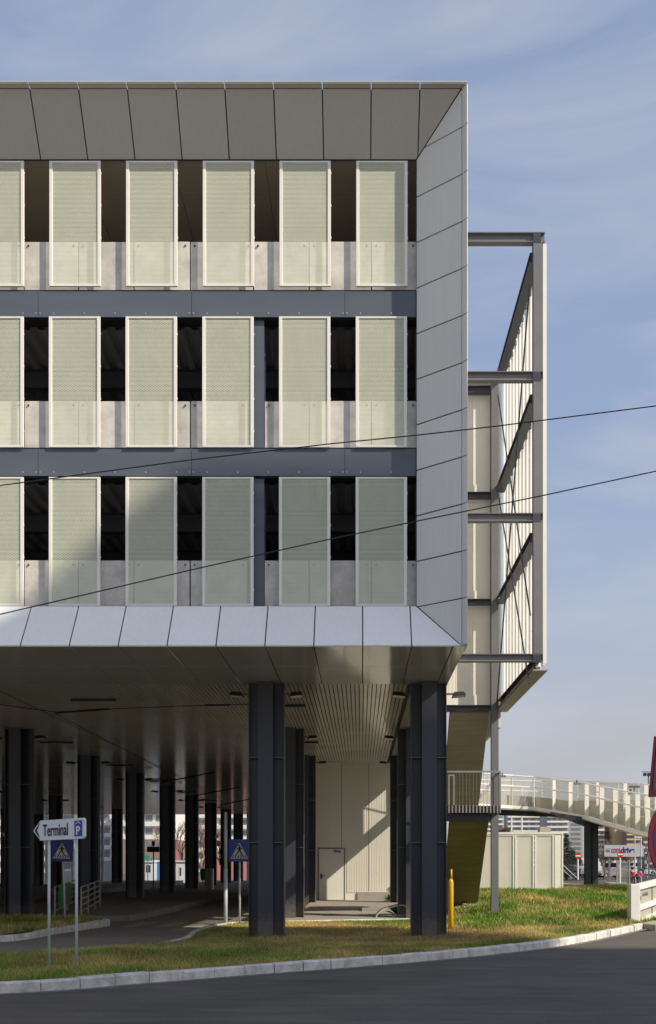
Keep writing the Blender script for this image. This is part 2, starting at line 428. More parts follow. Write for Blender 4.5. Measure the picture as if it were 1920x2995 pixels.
def smooth(a, b, x):
    t = max(0, min(1, (x-a)/(b-a))); return t*t*(3-2*t)
def lawn_h(X, Y):
    h = .13 - .13*smooth(17.5, 22.2, Y)*(1-smooth(2.0, 4.0, X))
    h += smooth(27, 41, Y)*.46*smooth(1.6, 4.2, X)
    h -= smooth(45, 50, Y)*.5
    h += .025*noise.noise(Vector((X*.5, Y*.4, 0)))
    return h
def poly_surface(name, poly, hf, step, material, kind='structure', color=False):
    xs = [p[0] for p in poly]; ysl = [p[1] for p in poly]
    pts = []
    for i in range(len(poly)):
        a = Vector(poly[i]); b = Vector(poly[(i+1) % len(poly)])
        k = max(1, int((b-a).length/step))
        for j in range(k): pts.append(a.lerp(b, j/k))
    nb = len(pts)
    x = min(xs)
    allp = list(pts)
    while x < max(xs):
        y = min(ysl)
        while y < max(ysl):
            allp.append(Vector((x+random.uniform(-.1, .1)*step, y+random.uniform(-.1, .1)*step))); y += step
        x += step
    r = geometry.delaunay_2d_cdt(allp, [], [list(range(nb))], 1, 1e-4)
    V = [(p.x, p.y, hf(p.x, p.y)) for p in r[0]]
    me = bpy.data.meshes.new(name); me.from_pydata(V, [], r[2]); me.materials.append(MATS[material])
    if color:
        ca = me.color_attributes.new('tint', 'FLOAT_COLOR', 'POINT')
        for i, v in enumerate(V):
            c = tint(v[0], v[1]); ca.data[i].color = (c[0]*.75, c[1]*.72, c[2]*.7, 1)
    me.polygons.foreach_set('use_smooth', [True]*len(me.polygons))
    o = bpy.data.objects.new(name, me); COL.objects.link(o)
    # make sure the faces look up
    if me.polygons and me.polygons[0].normal.z < 0: me.flip_normals()
    o['kind'] = kind
    return o
def tint(X, Y):
    n = noise.noise(Vector((X*.42, Y*.23, 3.1)))*.75 + noise.noise(Vector((X*1.4, Y*.8, 7.7)))*.5 + noise.noise(Vector((X*4, Y*3, 1.7)))*.25
    g = .5 + 1.25*n
    # greener to the right, straw coloured round the columns and along the kerb
    g += .22*smooth(2.2, 4.5, X)*smooth(22, 27, Y)
    g -= .45*math.exp(-((X+.3)**2)/7.0)*math.exp(-((Y-24)**2)/14)
    g -= .5*math.exp(-((X-1.9)**2)/.8)*math.exp(-((Y-22.8)**2)/.8)
    g -= .25*smooth(1.5, .2, X)*smooth(18, 24, Y)
    g = max(0, min(1, g))
    br = .78+.42*max(0, min(1, .5+1.6*noise.noise(Vector((X*.9, Y*.5, 21)))))
    green = (.135, .30, .025); straw = (.64, .48, .19)
    return [(straw[i]*(1-g)+green[i]*g)*br for i in range(3)]

kerb_front = [(-16.0,9.6), (-10.0,11.3), (-4.62,13.28), (-3.1,14.35), (-1.62,15.5), (.2,16.85), (1.97,18.4), (2.9,19.4), (3.75,20.4), (4.7,21.75), (5.5,23.1), (6.3,24.5), (7.1,26.0)]
def catmull(pts, k=6):
    P = [Vector((p[0], p[1])) for p in pts]; o = []
    for i in range(len(P)-1):
        a = P[max(0, i-1)]; b = P[i]; c = P[i+1]; d = P[min(len(P)-1, i+2)]
        for j in range(k):
            t = j/k
            o.append(.5*((2*b)+(c-a)*t+(2*a-5*b+4*c-d)*t*t+(3*b-a-3*c+d)*t**3))
    o.append(P[-1]); return o
kf = catmull(kerb_front)
def offset(line, d):
    o = []
    for i, p in enumerate(line):
        t = (line[min(i+1, len(line)-1)]-line[max(i-1, 0)]).normalized()
        o.append(p + Vector((-t.y, t.x))*d)
    return o
def kerb(name, line, width, h, hf=lambda x, y: 0.0, stone=.52, material='kerb'):
    """concrete kerb stones laid end to end along a line (line = road side foot, body to the left)"""
    cum = [0]
    for i in range(1, len(line)): cum.append(cum[-1]+(line[i]-line[i-1]).length)
    def pt(s):
        s = max(0, min(cum[-1], s))
        for i in range(1, len(cum)):
            if cum[i] >= s:
                t = (s-cum[i-1])/max(1e-6, cum[i]-cum[i-1]); return line[i-1].lerp(line[i], t)
        return line[-1]
    mb = MB(); s = 0
    while s < cum[-1]-.05:
        e = min(s+stone-random.choice((.008, .012, .02)), cum[-1])
        a, b = pt(s), pt(e); t = (b-a).normalized(); n = Vector((-t.y, t.x))
        dz = random.uniform(-.008, .006); c = random.uniform(.014, .03); din = random.uniform(-.008, .008)
        P = []
        for q in (a, b):
            z0 = hf(q.x, q.y)
            for (u, v) in ((0+din, -.3), (0+din, h-c+dz), (c+din, h+dz), (width, h+dz), (width, -.3)):
                w_ = q+n*u; P.append((w_.x, w_.y, z0+v))
        mb.quadstrip(P, [(0,1,6,5),(1,2,7,6),(2,3,8,7),(3,4,9,8),(0,4,3,2,1),(5,6,7,8,9)])
        s += stone
    return mb.build(name, material)
struct(kerb('kerb', kf, .15, .15))

gut = offset(kf, -.16); mb = MB(); pts_ = [(p.x, p.y, .0045) for p in gut]+[(p.x, p.y, .0045) for p in offset(kf, .02)]; ng = len(gut)
mb.quadstrip(pts_, [(i, i+1, ng+i+1, ng+i) for i in range(ng-1)]); struct(mb.build('gutter', 'gutter'))
# lawn between the road and the bus lane
inner = offset(kf, .14)
back = [(7.5,27), (10,30), (13,36), (14,48), (2.0,48), (2.0,34.5), (2.6,33.6), (2.6,30.4), (1.35,29.6), (-3.6,28.2), (-3.95,26.5), (-4.0,24.5), (-3.85,22.4), (-4.3,20.7), (-5.1,19.0), (-6.0,17.5), (-9,15.8), (-16,14.2)]
lawn_poly = [(p.x, p.y) for p in inner] + back
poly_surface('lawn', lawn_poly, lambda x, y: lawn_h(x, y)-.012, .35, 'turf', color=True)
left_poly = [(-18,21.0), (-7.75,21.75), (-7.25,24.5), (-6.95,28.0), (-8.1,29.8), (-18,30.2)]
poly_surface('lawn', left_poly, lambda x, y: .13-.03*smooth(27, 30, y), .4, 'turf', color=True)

def inside(poly, x, y):
    c = False; n = len(poly); j = n-1
    for i in range(n):
        xi, yi = poly[i][0], poly[i][1]; xj, yj = poly[j][0], poly[j][1]
        if (yi > y) != (yj > y) and x < (xj-xi)*(y-yi)/(yj-yi)+xi: c = not c
        j = i
    return c
def blades(name, label, poly, hf, count, hmin, hmax, bounds, wd=.006, keep=None):
    x0, x1, y0, y1 = bounds; rs = np.random.RandomState(5)
    V = []; C = []; k = 0
    while k < count:
        X = rs.uniform(x0, x1); Y = rs.uniform(y0, y1)
        if keep and not keep(X, Y): continue
        if not inside(poly, X, Y): continue
        k += 1
        c = tint(X, Y)
        cl = .5+.5*noise.noise(Vector((X*1.1, Y*1.1, 9)))
        h = (hmin+(hmax-hmin)*rs.rand())*(.6+.8*cl)
        a = rs.uniform(0, 6.283); le = h*rs.uniform(.2, .9); b = rs.uniform(0, 6.283)
        w_ = wd*rs.uniform(.7, 1.6)*(1+Y/40)
        z = hf(X, Y)-.012
        dx, dy = math.cos(a)*w_, math.sin(a)*w_
        V += [(X-dx, Y-dy, z), (X+dx, Y+dy, z), (X+math.cos(b)*le, Y+math.sin(b)*le, z+h)]
        f = rs.uniform(.55, 1.35); dry = rs.rand() < .18
        cc = (min(1, (.48 if dry else c[0])*f), min(1, (.37 if dry else c[1])*f), min(1, (.16 if dry else c[2])*f), 1)
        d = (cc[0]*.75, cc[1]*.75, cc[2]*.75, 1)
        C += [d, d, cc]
    n = len(V)
    me = bpy.data.meshes.new(name)
    me.vertices.add(n); me.vertices.foreach_set('co', np.array(V, dtype=np.float32).ravel())
    me.loops.add(n); me.loops.foreach_set('vertex_index', np.arange(n, dtype=np.int32))
    me.polygons.add(n//3); me.polygons.foreach_set('loop_start', np.arange(0, n, 3, dtype=np.int32))
    me.polygons.foreach_set('loop_total', np.full(n//3, 3, dtype=np.int32))
    ca = me.color_attributes.new('tint', 'FLOAT_COLOR', 'POINT')
    ca.data.foreach_set('color', np.array(C, dtype=np.float32).ravel())
    me.materials.append(MATS['grass']); me.update(); me.validate()
    o = bpy.data.objects.new(name, me); COL.objects.link(o)
    tag(o, label, 'grass', kind='stuff'); return o
def in_view(X, Y): return -.62*Y < X < .40*Y and Y > 11
blade_poly = [(p.x, p.y) for p in offset(kf, .10)]+back
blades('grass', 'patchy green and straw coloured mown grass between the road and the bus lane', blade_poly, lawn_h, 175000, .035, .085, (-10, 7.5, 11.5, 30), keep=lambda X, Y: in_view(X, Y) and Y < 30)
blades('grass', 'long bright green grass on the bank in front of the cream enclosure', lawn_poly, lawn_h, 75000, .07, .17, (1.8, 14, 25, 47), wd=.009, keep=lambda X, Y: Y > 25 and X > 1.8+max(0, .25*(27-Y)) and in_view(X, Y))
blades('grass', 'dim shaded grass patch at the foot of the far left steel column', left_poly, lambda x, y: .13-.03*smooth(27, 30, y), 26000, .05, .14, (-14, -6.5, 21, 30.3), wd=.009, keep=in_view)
# dry tufts round the feet of the two front columns
def tuft(px, py, n, r, hh, label):
    V = MB(); rs = random.Random(int(px*100))
    for i in range(n):
        a = rs.uniform(0, 6.28); d = r*math.sqrt(rs.random()); X = px+math.cos(a)*d; Y = py+math.sin(a)*d*.6
        h = hh*rs.uniform(.4, 1)*(1-.5*d/r); t = rs.uniform(0, 6.28); z = lawn_h(X, Y)-.02
        V.quadstrip([(X-.004, Y, z), (X+.004, Y, z), (X+math.cos(t)*h*.6, Y+math.sin(t)*h*.5, z+h)], [(0,1,2)])
    o = V.build('grass', 'dry_tuft'); tag(o, label, 'grass', kind='stuff')
mat('dry_tuft', (.30, .21, .11), .9, var=.3, vscale=9)
tuft(-1.95, 22.75, 900, .42, .16, 'dry straw tuft at the foot of the nearest steel column')
tuft(1.95, 22.7, 1300, .5, .20, 'dry straw tuft beside the front column near the yellow post')
tuft(1.2, 22.72, 500, .3, .12, 'low dry tuft under the front flange of the column by the yellow post')

# bus lane under the building, platforms, slabs
def flat(name, poly, z, material, step=None):
    me = MB(); n = len(poly)
    me.quadstrip([(p[0], p[1], z) for p in poly], [tuple(range(n))]); return me.build(name, material)
struct(flat('bounce_ground', [(-60,-60), (60,-60), (60,7.5), (-60,7.5)], .004, 'bounce_ground'))  # unseen pale paving, added to bounce warm sunlight onto the facade
mb = MB(); mb.quadstrip([(-60,12.5,.004), (-16,14.0,.004), (-5.5,18.6,.004), (-3.7,22.4,.004), (-3.7,24,.004), (-60,24,.004)], [(0,1,2,3,4,5)])
mb.quadstrip([(-60,24,.004), (-3.7,24,.004), (-3.7,34,-.146), (-60,34,-.146)], [(0,1,2,3)])
mb.quadstrip([(-60,34,-.146), (2,34,-.146), (2,57.5,-.146), (-60,57.5,-.146)], [(0,1,2,3)]); struct(mb.build('bus_lane', 'bus_asphalt'))
def prism(name, poly, z0, z1, material):
    mb = MB(); n = len(poly)
    P = [(p[0], p[1], z0) for p in poly]+[(p[0], p[1], z1) for p in poly]
    fs = [tuple(range(n))[::-1], tuple(range(n, 2*n))]+[(i, (i+1) % n, (i+1) % n+n, i+n) for i in range(n)]
    mb.quadstrip(P, fs); return mb.build(name, material)
isl = [Vector(p) for p in ((-6.95,31.4), (-6.85,36), (-6.75,43.3), (-6.7,50.5), (-6.3,56), (-6.0,90))]
struct(prism('platform', [(-12.8,31.4), (-7.1,31.4), (-7.0,36), (-6.9,43.3), (-6.85,50.5), (-6.45,56), (-6.15,90), (-12.8,90)], -.9, .05, 'platform_paving'))
struct(kerb('platform_kerb', isl[::-1][::-1], .16, .055, material='platform_edge', stone=2.0))
struct(kerb('platform_kerb', [Vector((-7.7,31.25)), Vector((-6.95,31.25))], .16, .055, material='platform_edge', stone=2.0))
struct(prism('platform', [(-21.4,33.4), (-15.6,33.4), (-15.4,90), (-21.4,90)], -.9, .05, 'platform_paving'))
struct(kerb('kerb', catmull([(-18,20.9), (-11,21.1), (-7.6,21.7), (-7.1,24.5), (-6.8,28.1)], 6), .15, .14))
struct(kerb('kerb', [Vector(p) for p in ((-6.8,28.15), (-7.15,29.0), (-8.1,29.9), (-18,30.3))], .12, .13))
struct(kerb('kerb', catmull([(-4.15,20.7), (-3.85,22.4), (-4.0,24.5), (-3.95,26.5), (-3.5,28.15)], 5)[::-1], .14, .06))
struct(kerb('kerb', [Vector((-3.6,28.35)), Vector((1.4,29.9))], .12, .05, stone=1.5))
struct(prism('pavement', [(-3.75,28.45), (1.4,30.0), (2.6,30.6), (2.6,36.4), (-3.75,36.4)], -.3, .012, 'slab_concrete'))
struct(prism('landing_slab', [(-1.9,35.6), (2.55,35.6), (2.55,41.5), (-1.9,41.5)], -.3, .15, 'slab_concrete'))
struct(prism('step', [(.05,35.15), (.72,35.15), (.72,35.6), (.05,35.6)], -.2, .11, 'concrete'))
# worn zebra crossing bars on the bus lane
for i, x in enumerate((-6.45, -5.5, -4.6)):
    struct(MB().quadstrip([(x, 27.3, fall(27.3)+.011), (x+.5, 27.3, fall(27.3)+.011), (x+.5, 30.6, fall(30.6)+.011), (x, 30.6, fall(30.6)+.011)], [(0,1,2,3)]).build('crossing_stripe', 'worn_paint'))

# ------------------------------------------------------------------ the terminal building
BX = 1.977; YF = 19.2; YI = 19.87; XL = -12.0
ZT = 14.46+EYE; ZL = 14.34+EYE; ZB = 3.99+EYE; IT = 13.46+EYE; IB = 4.905+EYE; IR = 1.069; LIPX = 1.882
bld = thing('terminal_building', 'three storey grey metal clad parking building raised on dark steel columns', 'building', (0, YF, 0))
G = .011
def panel(q, material, t=.03, inset=G):
    q = [Vector(p) for p in q]; c = sum(q, Vector())/len(q)
    nrm = (q[1]-q[0]).cross(q[2]-q[0]).normalized()
    n = len(q); o = []
    for i in range(n):    # inset every edge
        p, a, b = q[i], q[i-1], q[(i+1) % n]
        e1 = (p-a).normalized(); e2 = (b-p).normalized()
        n1 = nrm.cross(e1); n2 = nrm.cross(e2)
        d = 1+n1.dot(n2)
        o.append(p+(n1+n2)/max(.3, d)*inset)
    mb = MB(); mb.slab(o, t); ob = mb.build('cladding_panel', material, bld)
    md = ob.modifiers.new('bevel', 'BEVEL'); md.width = .004; md.segments = 1; md.limit_method = 'ANGLE'
    return ob
# dark backing behind the open joints
mb = MB()
bk = .034
mb.slab([(XL,YF+bk,ZL), (XL,YI+bk,IT), (IR,YI+bk,IT), (LIPX,YF+bk,ZL)], .02)
mb.slab([(XL,YI+bk,IB), (XL,YF+bk,ZB+.03), (BX-.03,YF+bk,ZB+.03), (IR,YI+bk,IB)], .02)
mb.slab([(IR+.01,YI+bk,IB), (LIPX+.06,YF+bk,ZB+.02), (LIPX+.06,YF+bk,ZL), (IR+.01,YI+bk,IT)], .02)
mb.build('joint_backing', 'seam', bld)
# top splay
xsm = [1.103-.905*k for k in range(16)]
xsm = [x for x in xsm if x > XL]
edges = xsm[::-1]; edges = [XL]+edges
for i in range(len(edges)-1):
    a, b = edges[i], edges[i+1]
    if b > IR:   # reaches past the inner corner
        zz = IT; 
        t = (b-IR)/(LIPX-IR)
        panel([(a,YF,ZL), (a,YI,IT), (IR,YI,IT), (b,YI-(YI-YF)*t,IT+(ZL-IT)*t), (b,YF,ZL)], 'clad_top_shaded')
    else: panel([(a,YF,ZL), (a,YI,IT), (b,YI,IT), (b,YF,ZL)], 'clad_top_shaded')
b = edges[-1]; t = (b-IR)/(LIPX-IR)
panel([(b,YF,ZL), (b,YI-(YI-YF)*t,IT+(ZL-IT)*t), (LIPX,YF,ZL)], 'clad_top_shaded')
# lip above (coping) in pieces
e2 = edges+[BX-.008]; ZTL = 14.375+EYE
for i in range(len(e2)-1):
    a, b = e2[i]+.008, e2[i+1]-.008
    MB().slab([(a,19.09,ZTL), (a,YF,ZL+.004), (b,YF,ZL+.004), (b,19.09,ZTL)], .02).slab([(a,19.10,ZTL-.001), (b,19.10,ZTL-.001), (b,19.85,ZTL-.001), (a,19.85,ZTL-.001)], .02).build('coping', 'clad_top_shaded', bld)
# right splay
zs = [13.62+EYE-.874*k for k in range(12)]
zl = [ZL]+[z for z in zs if ZB < z < ZL]+[ZB]
def inner_pt(z):
    """point on the inner edge of the right splay, or on the mitre, for a given joint height"""
    if z > IT: t = (z-IT)/(ZL-IT); return (IR+(LIPX-IR)*t, YI-(YI-YF)*t, z)
    if z < IB: t = (IB-z)/(IB-ZB); return (IR+(LIPX-IR)*t, YI-(YI-YF)*t, z)
    return (IR, YI, z)
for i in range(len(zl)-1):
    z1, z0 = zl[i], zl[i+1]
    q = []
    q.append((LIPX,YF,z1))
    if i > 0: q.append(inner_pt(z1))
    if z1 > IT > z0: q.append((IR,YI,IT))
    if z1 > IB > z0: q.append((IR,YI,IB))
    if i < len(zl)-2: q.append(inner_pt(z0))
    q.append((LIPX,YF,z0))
    panel(q, 'clad_side_lit')
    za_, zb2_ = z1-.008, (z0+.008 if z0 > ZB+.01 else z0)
    MB().slab([(LIPX+.004,YF,zb2_), (BX-.011,19.09,zb2_), (BX-.011,19.09,za_), (LIPX+.004,YF,za_)], .012).slab([(BX,19.10,zb2_), (BX,19.75,zb2_), (BX,19.75,za_), (BX,19.10,za_)], .02).build('coping', 'clad_side_lit', bld)
# bottom splay
bsm = [XL]+[.95-.908*k for k in range(14)][::-1]
for i in range(len(bsm)-1):
    a, b = bsm[i], bsm[i+1]; panel([(a,YF,ZB+.01), (b,YF,ZB+.01), (b,YI,IB), (a,YI,IB)], 'clad_low_skylit')
a = bsm[-1]; panel([(a,YF,ZB+.01), (LIPX,YF,ZB+.01), (IR,YI,IB), (a,YI,IB)], 'clad_low_skylit')
# glossy underside panels
for (y0, y1) in ((YF+.01, 21.15), (21.15, 23.3)):
    ee = bsm+[1.72, BX-.01]
    for i in range(len(ee)-1):
        MB().box(ee[i]+.009, ee[i+1]-.009, y0+.006, y1-.006, ZB-.004, ZB+.03).build('soffit_panel', 'soffit', bld, bevel=.004)
for k in range(13):
    y0 = 23.3+k*5
    MB().box(1.17, BX-.01, y0+.008, y0+4.992, ZB, ZB+.03).build('soffit_panel', 'soffit', bld)
# slatted ceiling
mb = MB()
x = 1.06; 
while x > -62:
    y0 = 23.31
    off = 0
    mb.box(x-.080, x, y0, 88, ZB+.006, ZB+.022); x -= .1
o = mb.build('slatted_ceiling', 'slat', bld)
MB().box(-62, BX-.03, 19.9, 90, ZB+.09, ZB+.16).build('ceiling_void', 'seam', bld)
# solid volume: floors, roof, sides, rear
MB().box(-60, BX-.01, 19.75, 90, ZT-.28, ZT-.03).build('roof', 'clad', bld)
MB().box(-60, BX-.02, 19.95, 90, IB-.32, IB-.06).build('floor_slab', 'concrete', bld)
MB().box(-60, BX-.02, 20.3, 60, 10.55+EYE, 10.8+EYE).build('floor_slab', 'concrete', bld)
MB().box(-60, BX-.02, 20.3, 60, 7.5+EYE, 7.72+EYE).build('floor_slab', 'concrete', bld)
MB().box(BX-.15, BX-.005, YF+.52, 90, ZB+.17, ZT-.3).build('side_wall', 'clad', bld)
MB().box(-60, XL-.001, YF+.3, 20.6, ZB+.2, ZT-.3).build('facade_wall', 'clad', bld)
MB().box(-60, XL-.001, YF+.3, 23.3, ZB, ZB+.08).build('soffit_panel', 'soffit', bld)
MB().box(-60, BX-.2, 56, 56.2, IB, ZT-.4).build('rear_wall', 'concrete', bld)
# brown ceiling of the top storey
mb = MB(); y = 19.95; 
while y < 50:
    x = 1.07
    x = 1.75
    while x > XL:
        mb.box(x-1.79, x, y, y+1.08, 13.55+EYE, 13.58+EYE); x -= 1.8
    y += 1.09
mb.build('top_floor_ceiling', 'ceiling_brown', bld)
MB().box(XL, BX-.2, 19.93, 50, 13.62+EYE, 13.66+EYE).build('ceiling_void', 'seam', bld)
MB().box(-3.4, 1.8, 31, 31.2, 10.8+EYE, 13.5+EYE).build('top_floor_wall', 'ceiling_brown', bld)
for zz in (10.42, 7.38):   # corrugated deck below each floor slab
    mb = MB(); x = XL
    while x < 1.8:
        mb.quadstrip([(x,20.3,zz+EYE), (x+.11,20.3,zz+EYE), (x+.15,20.3,zz+.075+EYE), (x+.26,20.3,zz+.075+EYE), (x+.30,20.3,zz+EYE),
                      (x,55,zz+EYE), (x+.11,55,zz+EYE), (x+.15,55,zz+.075+EYE), (x+.26,55,zz+.075+EYE), (x+.30,55,zz+EYE)],
                     [(0,1,6,5), (1,2,7,6), (2,3,8,7), (3,4,9,8)]); x += .30
    mb.build('steel_deck', 'deck', bld)
    y = 22.0
    while y < 50:
        mb = MB(); mb.box(XL, 1.8, y-.1, y+.1, zz+EYE-.40, zz+EYE-.385); mb.box(XL, 1.8, y-.006, y+.006, zz+EYE-.385, zz+EYE-.012); mb.box(XL, 1.8, y-.1, y+.1, zz+EYE-.015, zz+EYE-.003)
        mb.build('floor_beam', 'steel_dark', bld); y += 2.67
# facade beams
for (zt, zb_) in ((10.965, 10.47), (7.925, 7.415)):
    mb = MB()
    joints = [-12, -5.93, -2.975, -.02 + .0, 1.069]
    joints = [XL, -6.20-.0, -3.25, -.30, IR]
    for i in range(len(joints)-1):
        mb.box(joints[i]+.004, joints[i+1]-.004, 19.912, 19.94, zb_+EYE, zt+EYE)
    mb.box(XL, IR, 19.93, 20.1, zt+EYE+.002, zt+EYE+.012)
    mb.cur = 1
    x = XL+.2
    while x < IR:
        mb.tube([(x,19.915,zb_+.07+EYE), (x,19.903,zb_+.07+EYE)], .011, 6); x += .59
    for j in joints[1:-1]:
        for s in (-.04, .04): mb.tube([(j+s,19.915,zb_+.07+EYE), (j+s,19.903,zb_+.07+EYE)], .011, 6)
    mb.build('spandrel_beam', ['beam', 'galv'], bld)
    MB().box(XL, IR+.3, 19.975, 20.25, zb_+EYE-.02, zt+EYE+.06).build('edge_beam', 'black', bld)
# facade column behind the screens
for x0 in (-10.2, -2.17):
    for (za, zb2) in ((7.93+EYE, 10.46+EYE), (IB, 7.40+EYE)):
        mb = MB(); mb.box(x0, x0+.31, 20.0, 20.02, za, zb2); mb.box(x0+.145, x0+.165, 20.02, 20.28, za, zb2); mb.box(x0, x0+.31, 20.28, 20.3, za, zb2)
        mb.build('facade_column', 'beam', bld)
# precast parapet panels and perforated screens
rows = [(13.44, 11.035, 11.97, 11.03), (10.455, 7.945, 8.89, 7.945), (7.375, 4.90, 5.81, 4.90)]
jts = [(73-CX)/151*1.0, (232-CX)/151, (394-CX)/151, (558-CX)/151, (742-CX)/151, (905-CX)/151, (1087-CX)/151, (1222-CX)/151]
jts = [jts[0]-1.08*4, jts[0]-1.08*3, jts[0]-1.08*2, jts[0]-1.08]+jts
for ri, (st, sb, pt, pb) in enumerate(rows):
    for i in range(len(jts)-1):
        a, b = jts[i]+.012, jts[i+1]-.012
        if ri > 0 and i == 8: a = -1.85
        if ri > 0 and i == 7: b = -2.19
        if b-a < .1: continue
        dz = random.uniform(-.006, .006); dy = random.uniform(-.006, .006)
        p = MB().box(a, b, 20.0+dy, 20.12+dy, pb+EYE-.2, pt+EYE+dz).build('parapet_panel', 'parapet_concrete', bld, bevel=.006)
        for bx_ in (a+.08, b-.08):
            MB().tube([(bx_,20.02,pt+EYE-.085), (bx_,19.975,pt+EYE-.085)], .018, 8).build('bolt', 'steel_dark', p)
    for k in range(-2, 5):
        x0 = -5.97+1.472*k + (.0 if ri == 0 else -.01); x1 = x0+.985
        mb = MB(); y0, y1 = 19.855, 19.90
        zt, zb3 = st+EYE, sb+EYE
        mb.box(x0, x0+.06, y0, y1, zb3, zt); mb.box(x1-.06, x1, y0, y1, zb3, zt)
        mb.box(x0+.06, x1-.06, y0+.002, y1, zb3, zb3+.04); mb.box(x0+.06, x1-.06, y0+.002, y1, zt-.035, zt)
        for j in range(4): mb.box(x1-.002, x1+.012, y0+.01, y0+.03, zb3+.3+j*.62, zb3+.33+j*.62)
        s_ = mb.build('perforated_screen', 'cream_frame', bld, bevel=.004)
        mb = MB(); mb.quadstrip([(x0+.055,19.877,zb3+.03), (x1-.055,19.877,zb3+.03), (x1-.055,19.877,zt-.03), (x0+.055,19.877,zt-.03)], [(0,1,2,3)])
        mb.build('perforated_sheet', 'perf', s_)
# closing plate at the right end of the opening
MB().box(IR+.02, IR+.05, 19.95, 20.6, IB, IT).build('reveal_plate', 'grey_steel', bld)

# ---- steel columns on the ground
def column_mesh(z0, z1):
    """cruciform column: two crossed I sections, centre at origin"""
    mb = MB(); w_ = .40; t = .022
    mb.box(-.165, .165, -w_, -w_+t, z0, z1); mb.box(-.165, .165, w_-t, w_, z0, z1)
    mb.box(-.010, .010, -w_+t, w_-t, z0, z1)
    mb.box(-w_, -w_+t, -.15, .15, z0, z1); mb.box(w_-t, w_, -.15, .15, z0, z1)
    mb.box(-w_+t, -.0105, -.010, .010, z0, z1); mb.box(.0105, w_-t, -.010, .010, z0, z1)
    return mb
def stiff():
    mb = MB()
    for s in (-1, 1): mb.box(s*.012, s*.377, -.148, -.011, -.01, .01); mb.box(s*.012, s*.377, .011, .148, -.01, .01)
    return mb
colmesh = None; stmesh = None
def column(X, Y, zb=-.05):
    global colmesh, stmesh
    if colmesh is None:
        o = column_mesh(-1.0, ZB+.02).build('steel_column', 'steel_dark'); colmesh = o.data; COL.objects.unlink(o); bpy.data.objects.remove(o)
        o = stiff().build('stiffener_plate', 'grey_steel'); stmesh = o.data; bpy.data.objects.remove(o)  # plates lighter than the column steel, imitating their lit edges
    o = bpy.data.objects.new('steel_column', colmesh); COL.objects.link(o); o.parent = bld; o.location = (X, Y-YF, 0)
    for z in (1.92+.2, 4.02):
        s = bpy.data.objects.new('stiffener_plate', stmesh); COL.objects.link(s); s.parent = o; s.location = (0, 0, z)
    return o
XM, XR, X1, X2, X3 = -2.10, 1.525, -10.30, -18.62, -27.1
YK = [23.27+8*k for k in range(9)]
for k in range(9): column(XM, YK[k]); column(X1, YK[k]); column(X2, YK[k]); column(X3, YK[k])
for k in range(3): column(XR, YK[k])

# ---- core behind the columns with the door
YW = 41.5
mb = MB(); x = -1.95
mb.box(-1.95, 2.0, YW+.03, YW+.1, 0, ZB-.01)
while x < 1.9:   # shallow ribs of the insulated panels
    mb.box(x+.012, x+.088, YW+.012, YW+.0305, .45 if x > -.62 else 2.4, ZB-.012); x += .10
cw = mb.build('core_wall', 'cream', bld)
for xj in (-.75, .33): MB().box(xj-.006, xj+.006, YW+.006, YW+.0115, .5, ZB-.02).build('panel_joint', 'seam', cw)
MB().box(-.12+.0, 1.98, YW-.04, YW+.014, .15, .47).build('plinth', 'concrete', bld)
MB().box(-2.0, -1.951, YW+.03, 60, 0, ZB-.01).build('core_side_wall', 'cream', bld)
door = MB().box(-1.66, -.66, YW-.01, YW+.02, .16, 2.20)
door = door.build('door', 'cream', bld)
mb = MB(); mb.box(-1.70, -1.662, YW-.02, YW+.014, .15, 2.24); mb.box(-.658, -.615, YW-.02, YW+.014, .15, 2.24); mb.box(-1.662, -.658, YW-.02, YW+.014, 2.202, 2.24)
mb.build('door_frame', 'grey_steel', door)
mb = MB(); mb.box(-1.60, -1.54, YW-.025, YW-.011, 1.0, 1.2); mb.box(-1.58, -1.42, YW-.06, YW-.04, 1.10, 1.125); mb.box(-1.58, -1.56, YW-.045, YW-.02, 1.1, 1.12)
mb.build('door_handle', 'black', door)
mb = MB(); mb.box(-1.05, -.78, YW-.06, YW-.012, 2.06, 2.13); mb.bar((-.95,YW-.05,2.14), (-1.1,YW-.12,2.16), .02); mb.build('door_closer', 'grey_steel', door)

# ------------------------------------------------------------------ floodlights and lamps
def floodlight(side, label, loc):
    """arm towards `side` (-1 left, 1 right); origin on the column flange"""
    t = thing('floodlight', label, 'floodlight', loc, 'black floodlights bracketed to the steel columns')
    x, y, z = loc; s = side
    MB().box(x, x+s*.16, y-.02, y+.02, z+.0, z+.04).build('bracket', 'steel_dark', t)
    mb = MB()
    a = [(x+s*.12,y-.16,z-.05), (x+s*.42,y-.16,z-.02), (x+s*.42,y+.16,z-.02), (x+s*.12,y+.16,z-.05),
         (x+s*.16,y-.13,z+.05), (x+s*.38,y-.13,z+.06), (x+s*.38,y+.13,z+.06), (x+s*.16,y+.13,z+.05)]
    mb.hexa(a if s > 0 else [a[i] for i in (1,0,3,2,5,4,7,6)]); mb.build('lamp_head', 'black', t)
    mb = MB(); q = [(x+s*.14,y-.14,z-.054), (x+s*.40,y-.14,z-.028), (x+s*.40,y+.14,z-.028), (x+s*.14,y+.14,z-.054)]
    mb.slab(q, .004 if s < 0 else -.004); mb.build('lens', 'lamp_white', t)
    return t
ordn = ['nearest', 'second', 'third', 'fourth', 'fifth', 'sixth', 'seventh', 'eighth']
